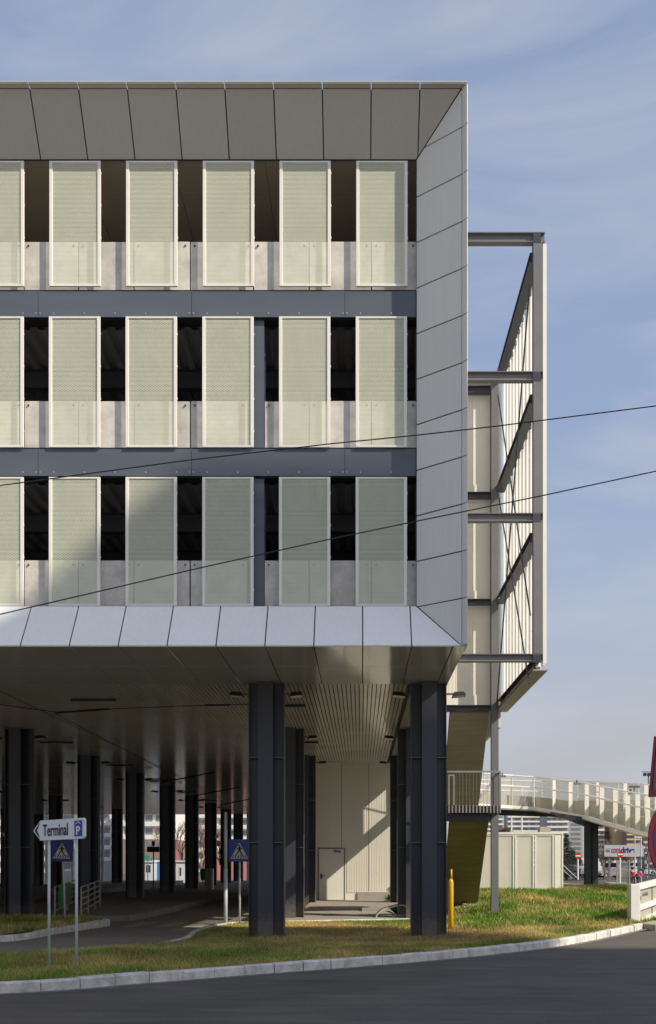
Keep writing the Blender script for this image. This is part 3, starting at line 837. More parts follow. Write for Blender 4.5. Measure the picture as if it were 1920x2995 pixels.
for (X, rowname, ks) in ((XM, 'in row left of cream door', range(0, 3)), (XR, 'in row right of cream door', range(0, 3)), (X1, 'in the long left row', range(1, 7)), (X2, 'in the far left row', range(4, 7))):
    for k in ks:
        Y = YK[k]
        for s, nm in ((-1, 'left'), (1, 'right')):
            d = ordn[k] if X in (XM, XR) else (ordn[k-1] if X == X1 else ordn[k-4])
            if X == X1 and k == 1: d = 'nearest'
            if X == X2 and k == 4: d = 'nearest'
            floodlight(s, 'black floodlight, %s flank of %s column %s' % (nm, d, rowname), (X+s*.40, Y-.12, 3.72+EYE))
def ceil_lamp(X, Y, label):
    t = thing('ceiling_light', label, 'ceiling light', (X, Y, ZB), 'linear lights on the slatted ceiling')
    MB().box(X-.55, X+.55, Y-.05, Y+.05, ZB-.07, ZB-.012).build('housing', 'black', t)
    MB().box(X-.52, X+.52, Y-.035, Y+.035, ZB-.078, ZB-.072).build('diffuser', 'box_beige', t)
ceil_lamp(-1.95, 26.3, 'slim black ceiling light to the right of the nearest column, first of its line')
ceil_lamp(-1.95, 34.4, 'slim black ceiling light right of the second column, behind the first of its line')
ceil_lamp(-6.55, 25.4, 'long dark linear ceiling light alone near the front edge of the slats')
for k, Y in enumerate((34.4, 42.6, 50.8, 59.0, 67.0)):
    ceil_lamp(-9.9+(0 if k else -.2), Y, 'dark linear ceiling light beside the %s column of the long left row' % ordn[k])

# interior lamps and alarms on the parking floors
for (x, z, nm) in ((998, 1010, 'middle'), (994, 1450, 'lower')):
    p = at(x, z, 22.6); t = thing('hanging_strip_lamp', 'narrow white strip lamp hanging inside the %s parking floor near its right end' % nm, 'strip lamp', p)
    mb = MB(); mb.box(p.x-.05, p.x+.05, p.y-.6, p.y+.6, p.z-.02, p.z+.06); mb.build('housing', 'lamp_white', t)
    mb = MB(); 
    for dy in (-.4, .4): mb.bar((p.x, p.y+dy, p.z+.06), (p.x, p.y+dy, p.z+.45), .015)
    mb.build('hanger', 'black', t)
for (x, y, lb) in ((1029, 1033, 'orange alarm sounder inside the middle floor beside the strip lamp'), (1026, 1460, 'orange alarm sounder inside the lower floor beside the strip lamp'),
               (553, 1035, 'orange alarm sounder seen between the third and fourth screens of the middle floor'), (553, 1456, 'orange alarm sounder seen between the third and fourth screens of the lower floor')):
    p = at(x, y, 22.9); mb = MB(); mb.ico(p, .065, 1, 1, .8); mb.cur = 1; mb.tube([(p.x,p.y,p.z+.03), (p.x,p.y,p.z+.3)], .012, 6)
    tag(mb.build('alarm_sounder', ['alarm', 'black']), lb, 'alarm', 'orange alarm sounders in the parking floors')
for (x, y, lb) in ((327, 1535, 'white tube light glimpsed in the lower floor between the second and third screens'), (320, 1130, 'white tube light glimpsed in the middle floor between the second and third screens')):
    p = at(x, y, 30); tag(MB().box(p.x-.5, p.x+.5, p.y-.04, p.y+.04, p.z-.03, p.z+.05).build('tube_light', 'lamp_white'), lb, 'tube light')

# ------------------------------------------------------------------ stair tower
ST = thing('stair_tower', 'steel framed stair tower with cream corrugated screen beside the grey building', 'stair tower', (3.0, 24.2, 0))
YA, YB = 24.2, 30.3
def hbeam(name, x0, x1, y, zt, zb_, m='steel_dark', d=.18):
    mb = MB(); mb.box(x0, x1, y-d/2, y+d/2, zt-.02, zt); mb.box(x0, x1, y-d/2, y+d/2, zb_, zb_+.02); mb.box(x0, x1, y-.012, y+.012, zb_+.021, zt-.021)
    return mb.build(name, m, ST)
for i, (zt, zb_) in enumerate(((14.66, 14.43), (11.42, 11.21), (8.12, 7.93), (4.84, 4.66))):
    hbeam('front_beam', BX+.01, 4.30, YA, zt+EYE, zb_+EYE, 'grey_steel')
    MB().box(4.02, 4.20, YA-.10, YA-.085, zb_+EYE-.03, zt+EYE-.02).build('gusset_plate', 'steel_dark', ST)
zc = [4.66, 7.93, 11.21, 14.43]
for i in range(3):   # right hand front post
    mb = MB(); mb.box(4.03, 4.235, YA-.095, YA-.075, zc[i]+EYE+(.19 if i < 3 else 0), zc[i+1]+EYE-.003)
    mb.box(4.12, 4.14, YA-.075, YA+.09, zc[i]+EYE+.19, zc[i+1]+EYE-.003); mb.box(4.03, 4.235, YA+.09, YA+.11, zc[i]+EYE+.19, zc[i+1]+EYE-.003)
    mb.build('front_post', 'grey_steel', ST)
# corrugated wall
y = YA+.0; zb_, zt = 4.60+EYE, 14.38+EYE
while y < YB+.9:
    mb = MB(); x0 = 4.27
    P = [(x0,y), (x0,y+.05), (x0+.06,y+.09), (x0+.06,y+.20), (x0,y+.24), (x0,y+.29)]
    mb.quadstrip([(p[0], p[1], z) for z in (zb_, zt) for p in P], [(i, i+1, i+7, i+6) for i in range(5)])
    mb.build('screen_slat', 'cream_sheet', ST); y += .60
MB().box(4.25, 4.335, YA-.10, YA-.055, zb_, zt).build('edge_trim', 'cream_frame', ST)
for zc_ in (14.18, 10.85, 7.6, 4.56):
    mb = MB(); mb.box(3.98, 4.20, YA+.12, YB-.1, zc_+EYE+.10, zc_+EYE+.12); mb.box(4.08, 4.10, YA+.12, YB-.1, zc_+EYE-.08, zc_+EYE+.1); mb.box(3.98, 4.20, YA+.12, YB-.1, zc_+EYE-.10, zc_+EYE-.08)
    c = mb.build('side_beam', 'steel_dark', ST)
    y = YA+.35
    while y < YB-.2:
        MB().box(4.10, 4.265, y, y+.09, zc_+EYE-.06, zc_+EYE+.05).build('fixing_clip', 'grey_steel', c); y += .62
MB().box(4.02, 4.36, YA-.12, YB+.5, 4.52+EYE-.08, 4.52+EYE-.055).build('bottom_plate', 'box_beige', ST)
# rods
for a, b in ((at(1460,1155,29.6), at(1560,1800,23.95)), (at(1557,830,24.05), at(1460,2056,29.8)), (at(1461,1430,29.7), at(1560,2000,24.1))):
    a.x = b.x = 3.93; MB().tube([a, b], .02, 6).build('bracing_rod', 'steel_dark', ST)
# rear frame
mb = MB(); mb.box(3.82, 4.03, YB-.1, YB-.08, .05, 13.95+EYE); mb.box(3.82, 4.03, YB+.08, YB+.1, .05, 13.95+EYE); mb.box(3.915, 3.935, YB-.079, YB+.079, .05, 13.95+EYE)
mb.build('rear_post', 'grey_steel', ST)
for (zt, zb_) in ((13.88, 13.68), (10.78, 10.61), (7.66, 7.50), (4.56, 4.40)):
    hbeam('floor_beam', BX+.02, 3.81, YB-.02, zt+EYE, zb_+EYE)
# cream rear wall with ribs
mb = MB(); yw = YB+.16; mb.box(BX+.01, 3.82, yw+.012, yw+.08, 4.40+EYE, 14.30+EYE)
x = BX+.02
while x < 3.78: mb.box(x+.006, x+.094, yw, yw+.0125, 4.42+EYE, 13.6+EYE); x += .1
mb.build('rear_wall', 'cream', ST)
for z in (10.80, 7.68, 4.6): MB().box(BX+.02, 3.80, yw-.02, yw-.002, z+EYE, z+.28+EYE).build('kick_panel', 'cream', ST)
MB().box(BX+.01, 3.95, yw-.1, yw+.2, 14.02+EYE, 14.36+EYE).build('coping', 'cream_frame', ST)
# rear volume side wall with an opening, roof, beam
mb = MB(); X_ = 4.06
mb.box(X_, X_+.08, yw+.1, 39.1, 3.95+EYE, 14.3+EYE); mb.box(X_, X_+.08, 40.6, 46, 3.95+EYE, 14.3+EYE)
mb.box(X_, X_+.08, 39.101, 40.599, 5.55+EYE, 14.3+EYE); mb.box(X_, X_+.08, 39.101, 40.599, 3.95+EYE, 4.45+EYE)
mb.build('side_wall', 'cream', ST)
mb = MB(); mb.box(X_+.01, X_+.07, 39.68, 39.78, 4.45+EYE, 5.55+EYE); mb.bar((X_+.04, 39.15, 5.5+EYE), (X_+.04, 39.7, 4.5+EYE), .04); mb.build('opening_mullion', 'grey_steel', ST)
MB().box(BX+.01, X_-.01, yw+.2, 46, 13.9+EYE, 14.0+EYE).build('roof', 'clad', ST)
MB().box(BX+.01, X_-.01, 36.0, 46, 4.2+EYE, 4.4+EYE) # kept open
# stairs
def flight(y0, z0, y1, z1, x0, x1, m, n):
    """y0,z0 = front top, y1,z1 = rear bottom, soffit thickness .16, steps on top"""
    mb = MB(); t = .20
    mb.hexa([(x0,y0,z0-t), (x1,y0,z0-t), (x1,y1,z1-t), (x0,y1,z1-t), (x0,y0,z0), (x1,y0,z0), (x1,y1,z1), (x0,y1,z1)])
    for i in range(n):
        a = i/n; b = (i+1)/n
        ya, yb = y0+(y1-y0)*a, y0+(y1-y0)*b; za, zb_ = z0+(z1-z0)*a, z0+(z1-z0)*b
        mb.quadstrip([(x0+.01,ya,za), (x0+.01,yb,zb_), (x0+.01,yb,za), (x1-.01,ya,za), (x1-.01,yb,zb_), (x1-.01,yb,za)], [(0,1,2), (3,5,4), (0,2,5,3), (1,4,5,2)])
    return mb.build('stair_flight', m, ST)
flight(YB+.1, 4.5+EYE, 33.5, 1.55+EYE, 2.62, 3.77, 'stair_concrete', 18)
flight(YB+.1, 1.42+EYE, 33.55, -1.35+EYE, 2.62, 3.77, 'stair_olive', 18)
MB().box(2.60, 2.618, YB+.1, 33.6, .1, 1.2).build('stringer_plate', 'black', ST)
ld = MB().box(2.5, 4.03, YB-.45, YB+.12, 1.40+EYE, 1.47+EYE).build('landing', 'grey_steel', ST)
MB().box(2.5, 3.80, YB-.13, YB+.05, 1.17+EYE, 1.38+EYE).build('landing_beam', 'steel_dark', ld)
mb = MB(); x = 2.53
while x < 4.0: mb.box(x, x+.04, YB-.475, YB-.458, 1.40+EYE, 1.62+EYE); x += .1
mb.build('edge_plate', 'rail_grey', ld)
MB().box(2.5, 4.03, YB-.457, YB-.4505, 1.40+EYE, 1.60+EYE).build('toe_board', 'black', ld)
mb = MB(); mb.box(2.50, 4.05, YB-.47, YB-.43, 2.56+EYE, 2.61+EYE)
x = 2.75
while x < 3.98: mb.box(x, x+.007, YB-.456, YB-.447, 1.6+EYE, 2.56+EYE); x += .1
mb.box(4.01, 4.05, YB-.47, YB-.43, 1.4+EYE, 2.56+EYE)
for y in range(6): mb.box(4.02, 4.04, YB-.4+y*.1, YB-.388+y*.1, 1.4+EYE, 2.56+EYE)
mb.box(4.01, 4.05, YB-.43, YB+.3, 2.56+EYE, 2.60+EYE)
mb.box(2.53, 2.57, YB-.49, YB-.472, 1.62+EYE, 2.50+EYE); mb.box(2.67, 2.71, YB-.49, YB-.472, 1.62+EYE, 2.50+EYE); mb.box(2.571, 2.669, YB-.49, YB-.472, 2.46+EYE, 2.50+EYE)
mb.build('guard_rail', 'rail_grey', ld)
MB().tube([(3.88, YB+.0, .9+EYE), (3.88, YB+.0, 1.3+EYE)], .01, 6)
# stones spilled at the stair foot
mb = MB(); rs = random.Random(3)
for i in range(70):
    X = 3.1+rs.gauss(0, .35); Y = 33.3+rs.gauss(0, .35); r = rs.uniform(.03, .08)
    mb.ico((X, Y, lawn_h(X, Y)+.01+rs.uniform(0, .10)*max(0, 1-abs(X-3.3)*2)), r, rs.uniform(.8, 1.4), 1, .6, sub=1)
tag(mb.build('rubble', 'rubble'), 'loose pale stones heaped at the foot of the concrete stair', 'rubble', kind='stuff')

# ------------------------------------------------------------------ footbridge
top = [(1395,2258), (1457,2263), (1501,2267), (1558,2273), (1621,2279), (1679,2285), (1714,2291), (1750,2297), (1791,2304), (1826,2311), (1857,2318), (1887,2322), (1915,2327), (1945,2334), (1990,2343), (2050,2358)]
bot = [(1395,2357), (1459,2361), (1501,2363), (1563,2367), (1621,2376), (1665,2384), (1704,2391), (1750,2405), (1790,2416), (1829,2427), (1862,2437), (1903,2446), (1930,2454), (1990,2472), (2050,2492)]
def interp(T, x):
    for i in range(len(T)-1):
        if T[i][0] <= x <= T[i+1][0]: return T[i][1]+(T[i+1][1]-T[i][1])*(x-T[i][0])/(T[i+1][0]-T[i][0])
    return T[-1][1]
pxs = [1400, 1457, 1501, 1563, 1616, 1663, 1710, 1754, 1793, 1829, 1858, 1887, 1915, 1942, 1975, 2010, 2048]
HB = 1.6
pts = []
for x in pxs:
    h = interp(bot, x)-interp(top, x); Y = HB*F/h
    pts.append((gx(x, Y), Y, gz(interp(bot, x), Y)))
# smooth the depths
pt2 = [Vector(p) for p in pts]
for it in range(3):
    q = [pt2[0]]+[(pt2[i-1]+pt2[i]*2+pt2[i+1])/4 for i in range(1, len(pt2)-1)]+[pt2[-1]]
    for i, v in enumerate(q):    # keep on the same sight lines
        x = pxs[i]; pt2[i] = Vector((gx(x, v.y), v.y, gz(interp(bot, x), v.y)))
near = pt2
BR = thing('footbridge', 'cream pedestrian footbridge with mesh sides curving down past the stair landing', 'footbridge', (near[7].x, near[7].y, 0))
def side(line, hfac, nm):
    n = len(line)
    def nrm(i):
        d = line[min(i+1, n-1)]-line[max(i-1, 0)]; d.z = 0; d.normalize(); return Vector((-d.y, d.x, 0))
    for i in range(n):
        mb = MB(); p = line[i]; u = nrm(i)
        a = p+u*.02; b = p+u*.22
        t = Vector((u.y, -u.x, 0))*.012
        H = Vector((0,0,HB-.06)); h0 = Vector((0,0,.08))
        mb.hexa([a-t+h0, a+t+h0, b+t+h0, b-t+h0, a-t+H, a+t+H, b+t+H, b-t+H])
        mb.build('baluster_fin', 'cream_frame', BR)
    mb = MB(); Z = Vector((0,0,1))
    for i in range(n-1):
        mb.bar(line[i]+Z*(HB-.025), line[i+1]+Z*(HB-.025), .07, .05)
        mb.bar(line[i]+Z*(HB*.66), line[i+1]+Z*(HB*.66), .06, .06)
    mb.build('handrail', 'cream_frame', BR)
    mb = MB()
    for i in range(n-1): mb.bar(line[i]+Z*.03, line[i+1]+Z*.03, .06, .15)
    mb.build('bottom_chord', 'cream_frame', BR)
    mb = MB()
    for i in range(n-1):
        u = nrm(i)*.0
        a, b = line[i], line[i+1]
        mb.quadstrip([a+Z*.1, b+Z*.1, b+Z*(HB-.05), a+Z*(HB-.05)], [(0,1,2,3)])
    mb.build('mesh_panel', 'perf_bridge', BR)
    mb = MB()
    for i in range(n-1):
        a, b = line[i]+nrm(i)*.30, line[i+1]+nrm(i+1)*.30
        mb.slab([a+Z*.06, b+Z*.06, b+Z*.62, a+Z*.62], .02)
    mb.build('kick_plate', 'kick', BR)
side(near, 1, 'near')
far_ = []
n = len(near)
for i in range(n):
    d = near[min(i+1, n-1)]-near[max(i-1, 0)]; d.z = 0; d.normalize(); far_.append(near[i]+Vector((-d.y, d.x, 0))*2.9)
side(far_, 1, 'far')
mb = MB()
for i in range(n-1):
    a, b, c, d = near[i], near[i+1], far_[i+1], far_[i]; Z = Vector((0,0,1))
    mb.hexa([a-Z*.10, b-Z*.10, c-Z*.10, d-Z*.10, a-Z*.045, b-Z*.045, c-Z*.045, d-Z*.045])
mb.build('deck', 'box_beige', BR)
mb = MB()
for i in range(n-1):
    for f in (.25, .75):
        a = near[i].lerp(far_[i], f); b = near[i+1].lerp(far_[i+1], f); dz = .16
        mb.bar(a-Vector((0,0,dz*.5+.11)), b-Vector((0,0,dz*.5+.11)), .16, dz)
mb.build('deck_girder', 'steel_dark', BR)
# pier under the bridge
ip = 6; pc = near[6].lerp(far_[6], .45); pc2 = near[7].lerp(far_[7], .45)
PX = (gx(1730, pc.y)); PY = pc.y; pz = gz(2418, PY)
mb = MB()
for s in (-1, 1):
    x0 = PX+s*.16; mb.box(x0-.13, x0+.13, PY-.16, PY-.14, -.5, pz); mb.box(x0-.13, x0+.13, PY+.14, PY+.16, -.5, pz); mb.box(x0-.01, x0+.01, PY-.14, PY+.14, -.5, pz)
mb.box(PX-.05, PX+.05, PY-.01, PY+.01, -.5, pz)
mb.build('pier', 'steel_dark', BR)
mb = MB(); a = at(1612, 2378, PY); b = at(1795, 2416, PY)
mb.hexa([(a.x, PY-.08, a.z-.03), (PX-.3, PY-.08, pz), (PX-.3, PY+.08, pz), (a.x, PY+.08, a.z-.03), (a.x, PY-.08, a.z+.04), (PX-.3, PY-.08, pz+.42), (PX-.3, PY+.08, pz+.42), (a.x, PY+.08, a.z+.04)])
mb.hexa([(PX-.3, PY-.08, pz), (PX+.3, PY-.08, pz), (PX+.3, PY+.08, pz), (PX-.3, PY+.08, pz), (PX-.3, PY-.08, pz+.42), (PX+.3, PY-.08, pz+.34), (PX+.3, PY+.08, pz+.34), (PX-.3, PY+.08, pz+.42)])
mb.hexa([(PX+.3, PY-.08, pz), (b.x, PY-.08, b.z-.02), (b.x, PY+.08, b.z-.02), (PX+.3, PY+.08, pz), (PX+.3, PY-.08, pz+.34), (b.x, PY-.08, b.z+.06), (b.x, PY+.08, b.z+.06), (PX+.3, PY+.08, pz+.34)])
mb.build('pier_head', 'steel_dark', BR)
for i, (x, y, Y, lb) in enumerate(((1470, 2271, 49, 'small floodlight clipped to the bridge rail next to the stair landing'), (1688, 2292, 47, 'small floodlight clipped to the bridge rail above the pier'), (1845, 2319, 42.5, 'small floodlight on the bridge rail nearest the right edge'))):
    p = at(x, y, Y); t = thing('rail_floodlight', lb, 'floodlight', p, 'small floodlights on the bridge rail')
    MB().box(p.x-.02, p.x+.02, p.y-.1, p.y+.1, p.z+.02, p.z+.14).build('bracket', 'black', t)
    MB().hexa([(p.x-.15,p.y-.3,p.z-.08), (p.x+.15,p.y-.3,p.z-.08), (p.x+.16,p.y-.05,p.z-.02), (p.x-.16,p.y-.05,p.z-.02), (p.x-.13,p.y-.3,p.z-.01), (p.x+.13,p.y-.3,p.z-.01), (p.x+.13,p.y-.05,p.z+.06), (p.x-.13,p.y-.05,p.z+.06)]).build('lamp_head', 'grey_steel', t)
# far flight of the ramp behind the bridge
FR = thing('access_ramp', 'pale mesh sided ramp seen above the bridge rail at right', 'ramp', (gx(1850, 62), 62, 0))
L_ = [at(1690+i*60, 2340+i*1.5, 62-i*.6) for i in range(8)]
mb = MB(); Z = Vector((0,0,1))
for i, p in enumerate(L_): mb.box(p.x-.04, p.x+.04, p.y-.05, p.y+.1, p.z, p.z+1.0)
for i in range(len(L_)-1): mb.bar(L_[i]+Z*1.0, L_[i+1]+Z*1.0, .06, .06); mb.bar(L_[i], L_[i+1], .06, .15)
mb.build('rail_frame', 'cream_frame', FR)
mb = MB()
for i in range(len(L_)-1): mb.quadstrip([L_[i], L_[i+1], L_[i+1]+Z*1.0, L_[i]+Z*1.0], [(0,1,2,3)])
mb.build('mesh_panel', 'perf_bridge', FR)
mb = MB()
for i in range(len(L_)-1): mb.hexa([L_[i]-Z*.2, L_[i+1]-Z*.2, L_[i+1]+Vector((0,2.5,-.2)), L_[i]+Vector((0,2.5,-.2)), L_[i]-Z*.1, L_[i+1]-Z*.1, L_[i+1]+Vector((0,2.5,-.1)), L_[i]+Vector((0,2.5,-.1))])
mb.build('deck', 'cream', FR)
for k in (1, 6): 
    p = L_[k]; MB().box(p.x-.15, p.x+.15, p.y+1.0, p.y+1.3, -1, p.z-.2).build('pier', 'steel_dark', FR)

# ------------------------------------------------------------------ cream enclosure on the lawn
YE = 40.0
EN = thing('equipment_enclosure', 'cream panelled equipment enclosure standing on the grass below the bridge', 'enclosure', (6, YE, .5))
zb_, zt = gz(2610, YE), gz(2437, YE)
ex = [gx(v, YE) for v in (1300, 1362, 1420, 1505, 1563, 1622)]
ex = [gx(v, YE) for v in (1332, 1390, 1448, 1506, 1564, 1622)]
for i in range(len(ex)-1):
    a, b = ex[i], ex[i+1]
    mb = MB(); mb.box(a+.015, a+.07, YE-.03, YE+.03, zb_+.06, zt-.04); mb.box(b-.07, b-.015, YE-.03, YE+.03, zb_+.06, zt-.04)
    mb.box(a+.07, b-.07, YE-.03, YE+.03, zt-.10, zt-.04); mb.box(a+.07, b-.07, YE-.03, YE+.03, zb_+.06, zb_+.12)
    p_ = mb.build('panel', 'cream_frame', EN)
    MB().quadstrip([(a+.07,YE-.0,zb_+.12), (b-.07,YE-.0,zb_+.12), (b-.07,YE-.0,zt-.1), (a+.07,YE-.0,zt-.1)], [(0,1,2,3)]).build('infill', 'perf_box', p_)
    MB().box(a+.05, b-.05, YE+.06, YE+.08, zb_+.1, zt-.1).build('backing', 'cream', p_)
xr = gx(1648, YE)
MB().box(ex[-1]+.02, xr-.06, YE-.02, YE+.04, zb_+.05, zt-.04).build('end_panel', 'cream', EN)
MB().box(xr-.06, xr, YE-.04, YE+2.4, zb_-.1, zt-.002).build('corner_post', 'cream_frame', EN)
MB().box(ex[0], xr+.01, YE-.05, YE+.05, zt-.04, zt+.03).build('top_rail', 'cream_frame', EN)
MB().box(ex[0], xr+.01, YE-.045, YE+.05, zb_-.15, zb_+.05).build('base_rail', 'cream_frame', EN)
MB().box(ex[0], xr-.1, YE+.1, YE+2.4, zt-.15, zt-.1).build('roof', 'cream', EN)
# cooling units on top of it
p = at(1600, 2432, 44); t = tag(MB().box(gx(1581, 43), gx(1612, 43), 43, 43.6, gz(2437, 43), gz(2419, 43)).build('rooftop_unit', 'box_beige'), 'small beige unit on top of the cream enclosure', 'roof unit')

# ------------------------------------------------------------------ ramp parapet at lower right
RP = thing('ramp_railing', 'thick white painted ramp railing with cream infill at the right kerb', 'railing', (7.0, 26.5, .12))
mb = MB(); mb.box(6.90, 7.14, 26.42, 26.55, .05, 1.12); mb.build('end_post', 'white_paint', RP, bevel=.01)
MB().box(6.905, 7.0, 26.552, 26.8, .05, 1.118).build('end_post', 'white_paint', RP)
def rail(z0, z1, th, nm, m='white_paint', a=(7.08, 26.56), b=(10.5, 32.6), wd=.12):
    return MB().bar((a[0], a[1], z0), (b[0], b[1], z1), wd, th).build(nm, m, RP)
rail(1.04, 1.36, .15, 'top_rail'); rail(.49, .86, .12, 'mid_rail'); rail(.14, .5, .12, 'base_rail')
mb = MB(); mb.slab([(7.22, 26.85, .12), (10.4, 32.7, .45), (10.4, 32.7, 1.3), (7.22, 26.85, .98)], .02); mb.build('infill_panel', 'infill', RP)
for k in (0.22, .52, .82): x = 7.22+3.18*k; y = 26.85+5.85*k-.012; MB().box(x-.008, x+.008, y-.02, y, .15+.33*k, .95+.33*k).build('panel_joint', 'seam', RP)
mb = MB(); mb.hexa([(7.20,26.5,.80), (7.46,26.9,.82), (7.5,26.98,.82), (7.24,26.58,.80), (7.20,26.42,.86), (7.46,26.82,.88), (7.5,26.98,.92), (7.24,26.58,.90)])
tag(mb.build('railing_lamp', 'grey_steel'), 'small grey lamp fixed under the top rail of the white ramp railing', 'lamp')
MB().box(7.0, 7.12, 26.30, 26.42, .10, .16).build('base_bolt', 'galv', RP)
struct(prism('pavement', [(7.1,26.0), (7.3,25.6), (14,31), (14,36), (10,31.5), (7.3,27.0)], -.2, .13, 'slab_concrete'))

# ------------------------------------------------------------------ yellow post, rack, plant, signs
px_, py_ = gx(1319.5, 25.4), 25.4; z0 = lawn_h(px_, py_)
t = thing('yellow_vent_post', 'yellow painted steel pipe post with a narrow top beside the front column', 'post', (px_, py_, z0))
MB().tube([(px_, py_, z0-.1), (px_, py_, z0+1.16), (px_+.0, py_, z0+1.22), (px_+.012, py_, z0+1.27)], [.066, .066, .058, .026], 14).build('pipe', 'yellow', t, smooth=True)
MB().tube([(px_+.012, py_, z0+1.26), (px_+.012, py_, z0+1.50)], .024, 10).build('vent_pipe', 'yellow', t, smooth=True)
# metal rack
t = thing('cycle_rack', 'low curved black and grey metal rack lying by the concrete step', 'rack', (1.05, 31.6, .01))
def loop(y, m, nm):
    P = []
    for i in range(15):
        a = -math.pi/2+math.pi*i/14; P.append((1.28+.12*math.cos(a), y, .22+.12*math.sin(a)))
    P = [(.47, y, .02)]+[(.50, y, .10)]+[(.66, y, .24)]+[(1.1, y, .37)]+[(1.28+.16*math.cos(a), y, .22+.16*math.sin(a)) for a in [math.pi/2-math.pi*i/8 for i in range(9)]]+[(1.0, y, .07), (.98, y, .02)]
    MB().tube(P, .024, 6).build(nm, m, t)
loop(31.2, 'galv', 'rack_tube'); loop(31.5, 'black', 'rack_tube'); loop(31.8, 'galv', 'rack_tube')
def plant(cx, cy, cz, r, n, label, m='leaf_green', h=.3):
    mb = MB(); rs = random.Random(int(cx*31+cy))
    for i in range(n):
        a = rs.uniform(0, 6.28); e = rs.uniform(.3, 1.2); d = Vector((math.cos(a)*math.cos(e), math.sin(a)*math.cos(e), math.sin(e)))
        L0 = rs.uniform(.5, 1)*r; p = Vector((cx, cy, cz)); tip = p+d*L0; w_ = d.cross(Vector((0,0,1))).normalized()*.05
        m_ = p.lerp(tip, .6)
        mb.quadstrip([p, m_+w_, tip-Vector((0,0,.05)), m_-w_], [(0,1,2,3)])
    t = mb.build('weed', m); tag(t, label, 'plant'); return t
plant(gx(1140, 40.5), 40.3, .15, .42, 26, 'small leafy green weed at the foot of the cream wall')
plant(gx(1158, 33), 33.0, .01, .5, 40, 'spiky weed growing by the second column near the curved rack')

def person_glyph(mb, O, U, V, s):
    """little striding figure in sign plane; O origin, U right, V up, s scale"""
    def q(pts): mb.quadstrip([O+U*(a*s)+V*(b*s) for a, b in pts], [tuple(range(len(pts)))])
    import math as m
    q([(.0+.055*m.cos(t), .62+.055*m.sin(t)) for t in [i*m.pi/4 for i in range(8)]])   # head
    q([(-.06,.55), (.07,.55), (.06,.33), (-.05,.33)])                                  # trunk
    q([(-.05,.36), (.02,.34), (-.10,.20), (-.17,.08), (-.22,.10), (-.15,.22)])          # rear leg
    q([(.0,.35), (.06,.36), (.12,.22), (.20,.09), (.15,.07), (.06,.20)])                # front leg
    q([(-.05,.55), (-.04,.49), (-.13,.40), (-.16,.43)])                                # arm
    q([(.06,.55), (.16,.44), (.13,.40), (.05,.48)])
def crossing_sign(X, Y, z0, zc, size, label, tilt=0.0, polex=0.0, m='sign_blue'):
    t = thing('crosswalk_sign', label, 'road sign', (X, Y, z0))
    U = Vector((math.cos(tilt), 0, math.sin(tilt))); V = Vector((-math.sin(tilt), 0, math.cos(tilt)))
    C = Vector((X, Y, zc)); h = size/2
    def rr(r, y):    # rounded square
        P = []; 
        for cx, cy, a0 in ((1,1,0), (-1,1,90), (-1,-1,180), (1,-1,270)):
            for k in range(4):
                a = R(a0+30*k); P.append(C+Vector((0,y,0))+U*(cx*(h-r)+r*math.cos(a))+V*(cy*(h-r)+r*math.sin(a)))
        return P[::-1]
    mb = MB(); mb.slab(rr(.04, 0), .02); mb.build('sign_plate', m, t)
    mb = MB(); O = C-V*(h*.72)+Vector((0,-.024,0))
    mb.quadstrip([O+U*(-h*.78), O+U*(h*.78), O+V*(h*1.42)], [(0,1,2)]); mb.build('white_triangle', 'glyph_cream', t)
    mb = MB(); O2 = O+Vector((0,-.004,0))+V*.02
    person_glyph(mb, O2+V*.015, U, V, h*1.65)
    for a in (-.52, -.30, -.09, .14, .35, .55):
        k = a*h*1.15; mb.quadstrip([O2+U*(k-.02), O2+U*(k+.015), O2+U*(k*.82+.01)+V*.075, O2+U*(k*.82-.012)+V*.075], [(0,1,2,3)])
    mb.build('crossing_symbol', 'glyph_black', t)
    P0 = Vector((X+polex, Y+.05, z0-.1)); P1 = C+V*(h*.8)+Vector((0,.05,0))
    MB().tube([P0, P1], .028, 8).build('pole', 'galv', t, smooth=True)
    return t
crossing_sign(gx(181.5, 28), 28, .1, gz(2488, 28), .60, 'blue crosswalk sign on a leaning pole just below the white direction board', tilt=R(-2), polex=.07, m='sign_navy')
crossing_sign(gx(701, 28), 28.0, .02, gz(2488, 28), .61, 'blue crosswalk sign next to the bare silver post')
t = thing('silver_post', 'plain galvanised steel post standing left of a blue crosswalk sign', 'post', (gx(660.5, 27.8), 27.8, 0))
X = gx(660.5, 27.8); MB().tube([(X, 27.8, -.05), (X, 27.8, gz(2542, 27.8))], .052, 12).build('lower_tube', 'galv', t, smooth=True)
MB().tube([(X, 27.8, gz(2543, 27.8)), (X, 27.8, gz(2376, 27.8))], .042, 12).build('upper_tube', 'galv', t, smooth=True)

# direction board
A_ = at(118, 2430, 15.6); B_ = at(247, 2422.5, 15.05)
t = thing('direction_sign', 'white arrow shaped Terminal direction board with a parking symbol on two poles', 'direction sign', (gx(184, 15.5), 15.5, .1))
d = (B_-A_); d.z = 0; Ln = d.length; U = d.normalized(); V = Vector((0,0,1)); NN = Vector((U.y, -U.x, 0))   # NN faces the camera
if NN.y > 0: NN = -NN
C0 = A_.copy(); C0.z = (gz(2430, 15.6)); SL = (B_.z-A_.z)/Ln; 
def S(u, v, n=0.0): return C0+U*u+Vector((0,0,SL*u+v))+NN*n
H2 = .151; AL = .165
def boardpoly(g, n=0.0):
    r = .03
    P = [S(-AL+g*1.4, 0, n), S(g*.4, -H2+g, n), S(Ln-r-g, -H2+g, n), S(Ln-g, -H2+r+g, n), S(Ln-g, H2-r-g, n), S(Ln-r-g, H2-g, n), S(g*.4, H2-g, n)]
    return P
